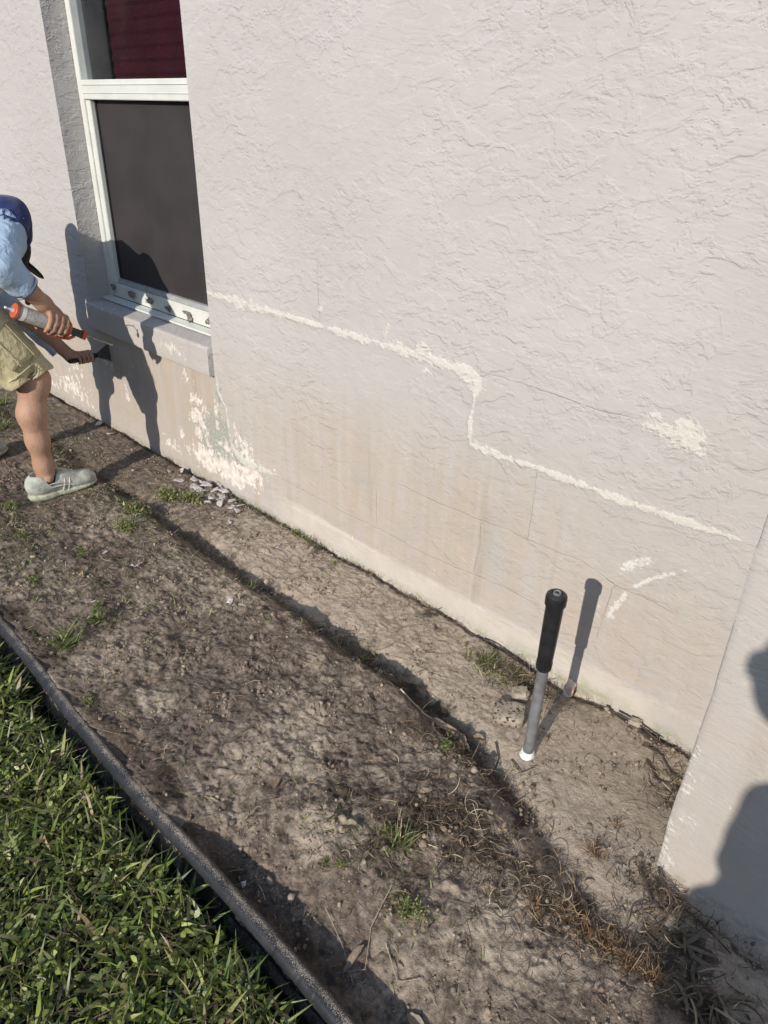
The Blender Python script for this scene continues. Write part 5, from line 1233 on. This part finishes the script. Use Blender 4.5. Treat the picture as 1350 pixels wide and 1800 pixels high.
# cargo pocket, seams, belt band
def onleg(a, t, r, s='R'):
    hp, kn = J['hip' + s], J['kn' + s]; ax_ = (kn - hp) / np.linalg.norm(kn - hp); u1 = np.cross(ax_, [0, 1., 0]); u1 /= np.linalg.norm(u1); u1 *= np.sign(u1[0]); u2 = np.cross(ax_, u1); u2 *= np.sign(u2[1])
    return hp + (kn - hp) * t + (u1 * math.cos(a) + u2 * math.sin(a)) * r
def legpatch(name, a0, a1, t0, t1, r0, th_, mat, parent):
    V_ = []; n = 10
    for lay in (0, 1):
        for i in range(n + 1):
            for j in range(n + 1):
                a = a0 + (a1 - a0) * i / n; t = t0 + (t1 - t0) * j / n; e = min(i, n - i, j, n - j) / 2.0; e = min(1, e)
                V_.append(onleg(a, t, r0 - .010 * t + (th_ * (.5 + .5 * e) + .002 * math.sin(i * 1.3 + j * 1.9) if lay == 0 else -.004)))
    I = np.arange((n + 1) ** 2).reshape(n + 1, n + 1); f = np.stack([I[:-1, :-1].ravel(), I[1:, :-1].ravel(), I[1:, 1:].ravel(), I[:-1, 1:].ravel()], 1); K = (n + 1) ** 2
    per = list(I[0, :]) + list(I[1:, -1]) + list(I[-1, :-1][::-1]) + list(I[1:-1, 0][::-1]); sd_ = np.array([(per[i], per[(i + 1) % len(per)], per[(i + 1) % len(per)] + K, per[i] + K) for i in range(len(per))])
    o = mesh_obj(name, V_, np.concatenate([f, f[:, ::-1] + K, sd_]), mat, None, True); o.parent = parent; return o
legpatch('cargo_pocket', -.55, .55, .34, .80, .113, .014, M['khaki'], shorts); legpatch('pocket_flap', -.60, .60, .30, .46, .1175, .017, M['khaki_stitch'], shorts)
b = MB()
for a in (-.25, .28): b.tube([tuple(onleg(a, t, .1325 - .010 * t)) for t in np.linspace(.46, .80, 8)], .0014, 5)
b.tube([tuple(onleg(a, .85, .1025)) for a in np.linspace(-1.0, .8, 20)], .0020, 5)
o = b.build('seam', M['khaki_stitch'], None, True); o.parent = shorts
# tan waist bag worn in front above the belt
v = Vol((-3.25, -.80, .66), (-2.75, -.40, .98), .006)
wc = J['pel'] + [.02, .12, -.0]
v.cone(wc + [.06, .0, -.02], wc + [-.10, .0, -.02], .085, .085, .02); v.cone(wc + [.06, .01, .03], wc + [-.10, .01, .03], .07, .07, .02); v.wrinkle(.006, 12, 9)
wkp(v.obj('waist_bag', M['tan_cloth']))
b = MB(); 
for dz, r_ in ((-.055, .006), (-.066, .005), (-.02, .0025)):
    b.tube([tuple(wc + np.array([math.cos(a) * .155 - .01, math.sin(a) * .095 - .0, dz + .02 * math.sin(a)])) for a in np.linspace(-1.5, 2.4, 26)], r_, 6)
wkp(b.build('belt', M['khaki_stitch'], None, True))
# cap
v = Vol(hd - .16, hd + .16, .004); v.ell(hd + up_ * .018 - fd * .006, (.083, .100, .098), Rh, .0); v.halfcut(hd + up_ * .018, -up_ * 1 + fd * -.1)
v.ell(hd + fd * .118 + up_ * .036, (.062, .062, .008), Rh, .006); v.ell(hd - up_ * .0 , (.0755, .093, .094), Rh, 0, cut=True)
wkp(v.obj('cap', M['black_cloth']))
v = Vol(hd - .14, hd + .14, .005); v.ell(hd - fd * .014 - up_ * .008, (.0775, .088, .096), Rh, 0); v.halfcut(hd + fd * .02, fd); v.wrinkle(.004, 60, 2); wkp(v.obj('hair', M['black_cloth']))
# shoes
def shoe(s):
    h0, t0 = heel[s], toe[s]; d = (t0 - h0); L = np.linalg.norm(d); d = d / L; sd2 = np.array([-d[1], d[0], 0]); zu = np.array([0, 0, 1.])
    R_ = np.array([sd2, d, zu]); ctr_ = (h0 + t0) / 2; v = Vol(ctr_ - .2, ctr_ + [.2, .2, .2], .0038)
    def q(a, b_, c): return h0 + d * a * L + sd2 * b_ + zu * c
    v.ell(q(.10, 0, .052), (.040, .052, .044), R_, .02); v.ell(q(.38, 0, .046), (.040, .080, .040), R_, .03); v.ell(q(.78, 0, .034), (.047, .070, .034), R_, .03); v.cone(q(.95, 0, .026), q(.97, 0, .024), .028, .027, .03)
    v.cone(q(.06, 0, .07), q(.10, 0, .082), .036, .033, .02); v.cone(q(.48, 0, .075), q(.62, 0, .056), .026, .026, .025)
    an_ = J['an' + s]; v.halfcut(q(0, 0, .010), -zu); v.ell(q(.24, 0, .118), (.034, .060, .052), R_, 0, cut=True)
    up_o = v.obj('shoe', M['shoe']); wkp(up_o)
    v2 = Vol(ctr_ - .2, ctr_ + [.2, .2, .1], .0038)
    v2.ell(q(.12, 0, .012), (.043, .055, .021), R_, .02); v2.ell(q(.42, 0, .010), (.041, .085, .017), R_, .03); v2.ell(q(.80, 0, .012), (.051, .074, .016), R_, .03); v2.halfcut(q(0, 0, -.006), -zu); v2.halfcut(q(.0, 0, .024), zu + d * .0)
    so = v2.obj('sole', M['shoe_sole']); so.parent = up_o
    b = MB()
    for i in range(5):
        a = .47 + i * .055; b.tube([tuple(q(a, w_, .072 + .026 * (1 - (w_ / .026) ** 2) - i * .006 + .002)) for w_ in np.linspace(-.026, .026, 9)], .0021, 6)
    b.tube([tuple(q(.46 + .10 * math.sin(a) * .5, .014 * math.cos(a) * 1.6, .102 + .010 * math.cos(a * 2) - .0)) for a in np.linspace(0, 6.28, 22)], .0018, 6)
    b.tube([tuple(q(.50 + .20 * t, .030 + .012 * t, .090 - .045 * t + .012 * math.sin(t * 3.1))) for t in np.linspace(0, 1, 10)], .0017, 6)
    lc = b.build('laces', M['shoe_trim'], None, True); lc.parent = up_o
    for w_ in (1, -1):
        for k, (a0, a1, z0, z1, bow) in enumerate([(.16, .66, .060, .034, .012), (.24, .72, .046, .030, .006), (.52, .44, .070, .022, 0), (.60, .54, .066, .022, 0)]):
            b = MB(); b.tube([tuple(q(a0 + (a1 - a0) * t, w_ * (.0405 + .003 * math.sin(t * 3.1) + (.0035 if a0 + (a1 - a0) * t > .6 else 0) - .008 * max(0, (z0 + (z1 - z0) * t) - .05) / .02), z0 + (z1 - z0) * t + bow * math.sin(t * 3.1))) for t in np.linspace(0, 1, 12)], .0028, 6)
            tr_ = b.build('side_stripe', M['shoe_trim'], None, True); tr_.parent = up_o
    v3 = Vol(an_ - .08, an_ + .08, .004); v3.cone(an_ - [0, 0, .03], an_ + [0, 0, -.002], .040, .0385, .01); v3.halfcut(an_ + [0, 0, -.002], (0, -.3, 1)); sk = v3.obj('sock', M['black_cloth']); sk.parent = up_o
shoe('R'); shoe('L')
# thin cord with a small clip hanging from the shirt
b = MB(); b.tube([(-2.88, -.60, .835), (-2.84, -.545, .822), (-2.80, -.50, .805), (-2.785, -.482, .780), (-2.782, -.478, .768)], .0018, 6)
cord = wkp(b.build('cord', M['black_plastic'], None, True))
b = MB(); b.box((-2.79, -.488, .752), (-2.774, -.470, .772), bev=.004); b.tube([(-2.782, -.486, .768), (-2.782, -.470, .782)], .004, 8); o = b.build('clip', M['black_plastic'], None, True); o.parent = cord

# caulk gun held in the right hand
cg = tag(empty('caulk_gun', tuple(GN + gax * .18)), 'orange caulk gun with a speckled white cartridge held in the raised hand', 'caulk gun')
gA = Vector(gax); gB = Vector(GN)
def cgp(o, p=cg): o.parent = p; o.location = -Vector(cg.location) if p is cg else (0, 0, 0); return o
cart = cgp(lathe('cartridge', [(.052, .0250), (.056, .0265), (.080, .0268), (.120, .0268), (.216, .0268), (.220, .0260)], M['cart_label'], None, 32, gB, gA))
cgp(lathe('nozzle', [(0, .0035), (.004, .0048), (.008, .0036), (.030, .0070), (.052, .0115)], M['white_plastic'], None, 20, gB, gA), cg)
o = lathe('cartridge_end', [(.040, .0105), (.0515, .0225), (.0525, .0271), (.066, .0274), (.067, .0268)], M['white_plastic'], None, 32, gB, gA); cgp(o)
o = lathe('cartridge_end', [(.188, .02705), (.215, .02715)], M['white_plastic'], None, 32, gB, gA); cgp(o)
o = lathe('front_ring', [(.030, .0245), (.032, .0275), (.040, .0285), (.042, .0265)], M['orange'], None, 32, gB, gA); cgp(o)
o = lathe('rear_ring', [(.217, .0275), (.219, .0315), (.228, .0320), (.233, .0290), (.2335, .012)], M['orange'], None, 32, gB, gA); cgp(o)
sdd = Vector((1, 0, 0)); upg = sdd.cross(gA).normalized(); upg = upg if upg.z > 0 else -upg
def obox(h0, h1, wx, w0, w1, mat, name, bev=.002):
    b = MB(); bm_box(b, (-wx, h0, w0), (wx, h1, w1), bev); V_ = b.v[0]; b.v[0] = np.array([tuple(gB + sdd * p[0] + gA * p[1] + upg * p[2]) for p in V_]); return cgp(b.build(name, mat, None, True))
obox(.234, .285, .0105, -.014, .014, M['black_plastic'], 'ratchet_housing', .003); obox(.285, .302, .0125, -.016, .016, M['orange'], 'ratchet_plate', .002)
obox(.05, .225, .007, -.0305, -.0275, M['black_plastic'], 'frame_rail', .001)
b = MB(); b.tube([tuple(gB + gA * h - upg * w_) for h, w_ in ((.262, .015), (.245, .030), (.215, .038), (.165, .040))], [.006, .006, .005, .004], 8); cgp(b.build('trigger', M['orange'], None, True))
b = MB(); b.tube([tuple(gB + gA * .285), tuple(gB + gA * .415)], .0036, 10); cgp(b.build('push_rod', M['steel'], None, True))
# scraper in the left hand
scr = tag(empty('scraper', tuple((SC0 + SC1) / 2)), 'black handled putty knife scraping the wall under the sill', 'scraper')
b = MB(); b.tube([tuple(SC0 - sax * .03), tuple(SC0), tuple((SC0 + SC1) / 2), tuple(SC1 - sax * .01), tuple(SC1)], [.009, .0125, .0115, .0125, .008], 14); o = b.build('handle', M['black_plastic'], None, True); o.parent = scr; o.location = -Vector(scr.location)
b = MB(); T0 = np.array(SC1); pts = [T0 + [0, -.006, .007], T0 + [0, -.006, -.007], np.array([-3.200, -.0045, .350]), np.array([-3.203, -.0045, .435])]
pts = [np.array(p) for p in pts]; b.add([tuple(p + np.array([.0008, 0, 0])) for p in pts] + [tuple(p - np.array([.0008, 0, 0])) for p in pts], [(0, 1, 2, 3), (7, 6, 5, 4), (0, 4, 5, 1), (1, 5, 6, 2), (2, 6, 7, 3), (3, 7, 4, 0)])
o = b.build('blade', M['blade_grey'], None); o.parent = scr; o.location = -Vector(scr.location)

# ------------------------------------------------------------------ the photographer, standing behind the camera
ph = tag(empty('person', (.48, -2.30, 0)), 'person holding up a phone, present only as the shadow on the right wall', 'person')
Q = dict(pel=(.43, -2.30, .90), che=(.455, -2.25, 1.13), nek=(.35, -2.17, 1.28), head=(.232, -2.10, 1.425), shL=(.30, -2.22, 1.19), shR=(.61, -2.20, 1.22), elL=(.275, -2.20, .92), haL=(.31, -2.05, .74), elR=(.62, -1.93, 1.16), wrR=(.22, -1.64, 1.33))
Q = {k: np.array(v) for k, v in Q.items()}
v = Vol((-.02, -2.62, -.03), (.82, -1.46, 1.66), .0095)
v.cone(Q['pel'], Q['che'], .15, .155, .05); v.cone((.35, -2.3, .86), (.51, -2.3, .86), .11, .11, .04); v.cone(Q['che'] + [.1, 0, 0], Q['che'] - [.1, 0, 0], .11, .11, .05); v.cone(Q['shL'], Q['che'], .055, .08, .04); v.cone(Q['shR'], Q['che'], .055, .08, .04); v.cone(Q['che'], Q['nek'], .07, .055, .03); v.cone(Q['nek'], Q['head'], .052, .05, .02)
v.ell(Q['head'], (.072, .088, .104), None, .02); v.ell(Q['head'] + [-.02, .06, -.05], (.05, .045, .05), None, .03); v.cone(Q['head'] + [-.03, .095, .0], Q['head'] + [-.035, .115, -.025], .010, .014, .01)
for s in (-1, 1): v.ell(Q['head'] + [s * .078, 0, -.005], (.011, .02, .03), None, .008)
v.chain([Q['shL'], Q['elL'], Q['haL']], [.053, .041, .027], .02); v.ell(Q['haL'] + [0, .04, -.05], (.024, .042, .05), None, .02)
v.chain([Q['shR'], Q['elR'], Q['wrR']], [.053, .041, .027], .02)
for i in range(4):
    z_ = 1.345 + i * .020; v.chain([Q['wrR'] + [-.02, .03, .0 + i * .008], (.175, -1.585, z_), (.150, -1.552, z_ + .002), (.115, -1.556, z_ + .002)], [.016, .0095, .0085, .0075], .004)
    v.chain([Q['haL'] + [(i - 1.5) * .018, .05, -.09], Q['haL'] + [(i - 1.5) * .019, .06, -.135], Q['haL'] + [(i - 1.5) * .018, .08, -.155]], [.0095, .0085, .0075], .003)
v.chain([Q['wrR'], (.19, -1.62, 1.31), (.13, -1.60, 1.30)], [.02, .012, .009], .006); v.cone(Q['haL'], Q['haL'] + [-.03, .07, -.05], .016, .010, .01)
for s, hx, fx, fy in ((-1, .35, .33, -2.34), (1, .51, .55, -2.28)):
    v.chain([(hx, -2.30, .86), ((hx + fx) / 2, -2.28, .47), (fx, fy, .08)], [.088, .056, .036], .03); v.chain([(fx, fy - .04, .035), (fx, fy + .10, .03), (fx - .01, fy + .17, .022)], [.034, .032, .024], .02)
    v.chain([((hx + fx) / 2, -2.30, .40), ((hx * .3 + fx * .7), -2.32, .30)], [.055, .05], .02)
def php(o): o.parent = ph; o.location = -Vector(ph.location); return o
php(v.obj('body', M['skin']))
v = Vol((.05, -2.62, .75), (.85, -1.9, 1.45), .010); v.cone(Q['pel'] - [0, 0, .06], Q['che'], .17, .168, .05); v.cone(Q['che'] + [.1, 0, 0], Q['che'] - [.1, 0, 0], .122, .122, .05); v.cone(Q['shL'], Q['che'], .066, .09, .04); v.cone(Q['shR'], Q['che'], .066, .09, .04)
v.cone(Q['shL'], Q['shL'] * .4 + Q['elL'] * .6, .066, .062, .02); v.cone(Q['shR'], Q['shR'] * .4 + Q['elR'] * .6, .066, .062, .02); v.wrinkle(.008, 9, 4); php(v.obj('shirt', cloth('grey_shirt', (.25, .25, .26))))
v = Vol((.15, -2.62, .42), (.9, -2.0, 1.0), .010)
for hx, fx in ((.35, .33), (.51, .55)): v.cone((hx, -2.30, .86), (hx * .55 + fx * .45, -2.28, .50), .12, .11, .04)
v.cone((.35, -2.3, .88), (.51, -2.3, .88), .14, .14, .04); v.halfcut((0, 0, .50), (0, 0, -1)); php(v.obj('shorts', cloth('dark_shorts', (.06, .06, .07))))
v = Vol(Q['head'] - .16, Q['head'] + .18, .008); v.ell(Q['head'] + [.008, -.012, .014], (.078, .092, .106), None, 0); v.halfcut(Q['head'] + [0, .03, 0], (-.1, 1, -.7)); v.wrinkle(.006, 40, 1); php(v.obj('hair', M['black_cloth']))
for fx, fy in ((.33, -2.34), (.55, -2.28)):
    v = Vol((fx - .1, fy - .12, -.02), (fx + .1, fy + .24, .14), .007); v.cone((fx, fy - .04, .035), (fx, fy + .10, .032), .045, .043, .02); v.cone((fx, fy + .10, .030), (fx - .01, fy + .18, .025), .043, .035, .02); v.halfcut((0, 0, -.008), (0, 0, -1)); php(v.obj('shoe', M['shoe']))
b = MB(); b.box((.020, -1.560, 1.325), (.168, -1.552, 1.405), bev=.003); tag(b.build('phone', M['black_plastic'], None, True), 'black phone held level behind the camera viewpoint', 'phone')

# ------------------------------------------------------------------ unseen row of greenery, added to keep bright sky out of the window glass
bx = np.linspace(-34, 8, 260); bz = np.linspace(-.1, 5.0, 60)
X4, Z4 = np.meshgrid(bx, bz, indexing='ij'); x4, z4 = X4.ravel(), Z4.ravel()
top_ = 4.6 + .25 * fbm(x4, x4 * 0, .5, 4)
z4 = np.minimum(z4, top_); y4 = -11.4 + .5 * fbm(x4, z4, .8, 5, .6) * np.clip(top_ - z4, 0, 1) 
Vh = np.stack([x4, y4, z4], 1); Vh2 = Vh.copy(); Vh2[:, 1] = -12.6 - .4 * fbm(x4, z4, .8, 4, .6, 5)
I = np.arange(len(Vh)).reshape(260, 60)
f1 = np.stack([I[:-1, :-1].ravel(), I[:-1, 1:].ravel(), I[1:, 1:].ravel(), I[1:, :-1].ravel()], 1); K = len(Vh)
tp = np.stack([I[:-1, -1], I[:-1, -1] + K, I[1:, -1] + K, I[1:, -1]], 1)
M['added_hedge'] = simple('added_hedge_green', (.020, .032, .012), .9, 0, .6, 6)
added_hedge = mesh_obj('added_hedge', np.concatenate([Vh, Vh2]), np.concatenate([f1, f1[:, ::-1] + K, tp]), M['added_hedge'])
tag(added_hedge, 'tall dark greenery added out of view to darken the window reflection', 'added_hedge')
n = 30000; hx = rng.uniform(-34, 8, n); hz_ = rng.uniform(0, 4.6, n)
P = np.stack([hx, -11.3 + .5 * fbm(hx, hz_, .8, 5, .6) + rng.uniform(-.15, .12, n), hz_], 1)
Vb, Fb, per = strips(P, rng.uniform(0, 6.28, n), rng.uniform(.08, .16, n), rng.uniform(.05, .09, n), rng.uniform(-.8, 1, n), rng.uniform(0, .8, n), [.3, 1, .1], 2, rng.uniform(-1, 1, n))
lv = mesh_obj('leaves', Vb, Fb, M['weed'], added_hedge, attrs={'tint': np.repeat(pick(n, np.array([(.035, .055, .018), (.02, .035, .012), (.05, .07, .03)]), np.ones(3)), per, 0)}); lv['kind'] = 'stuff'
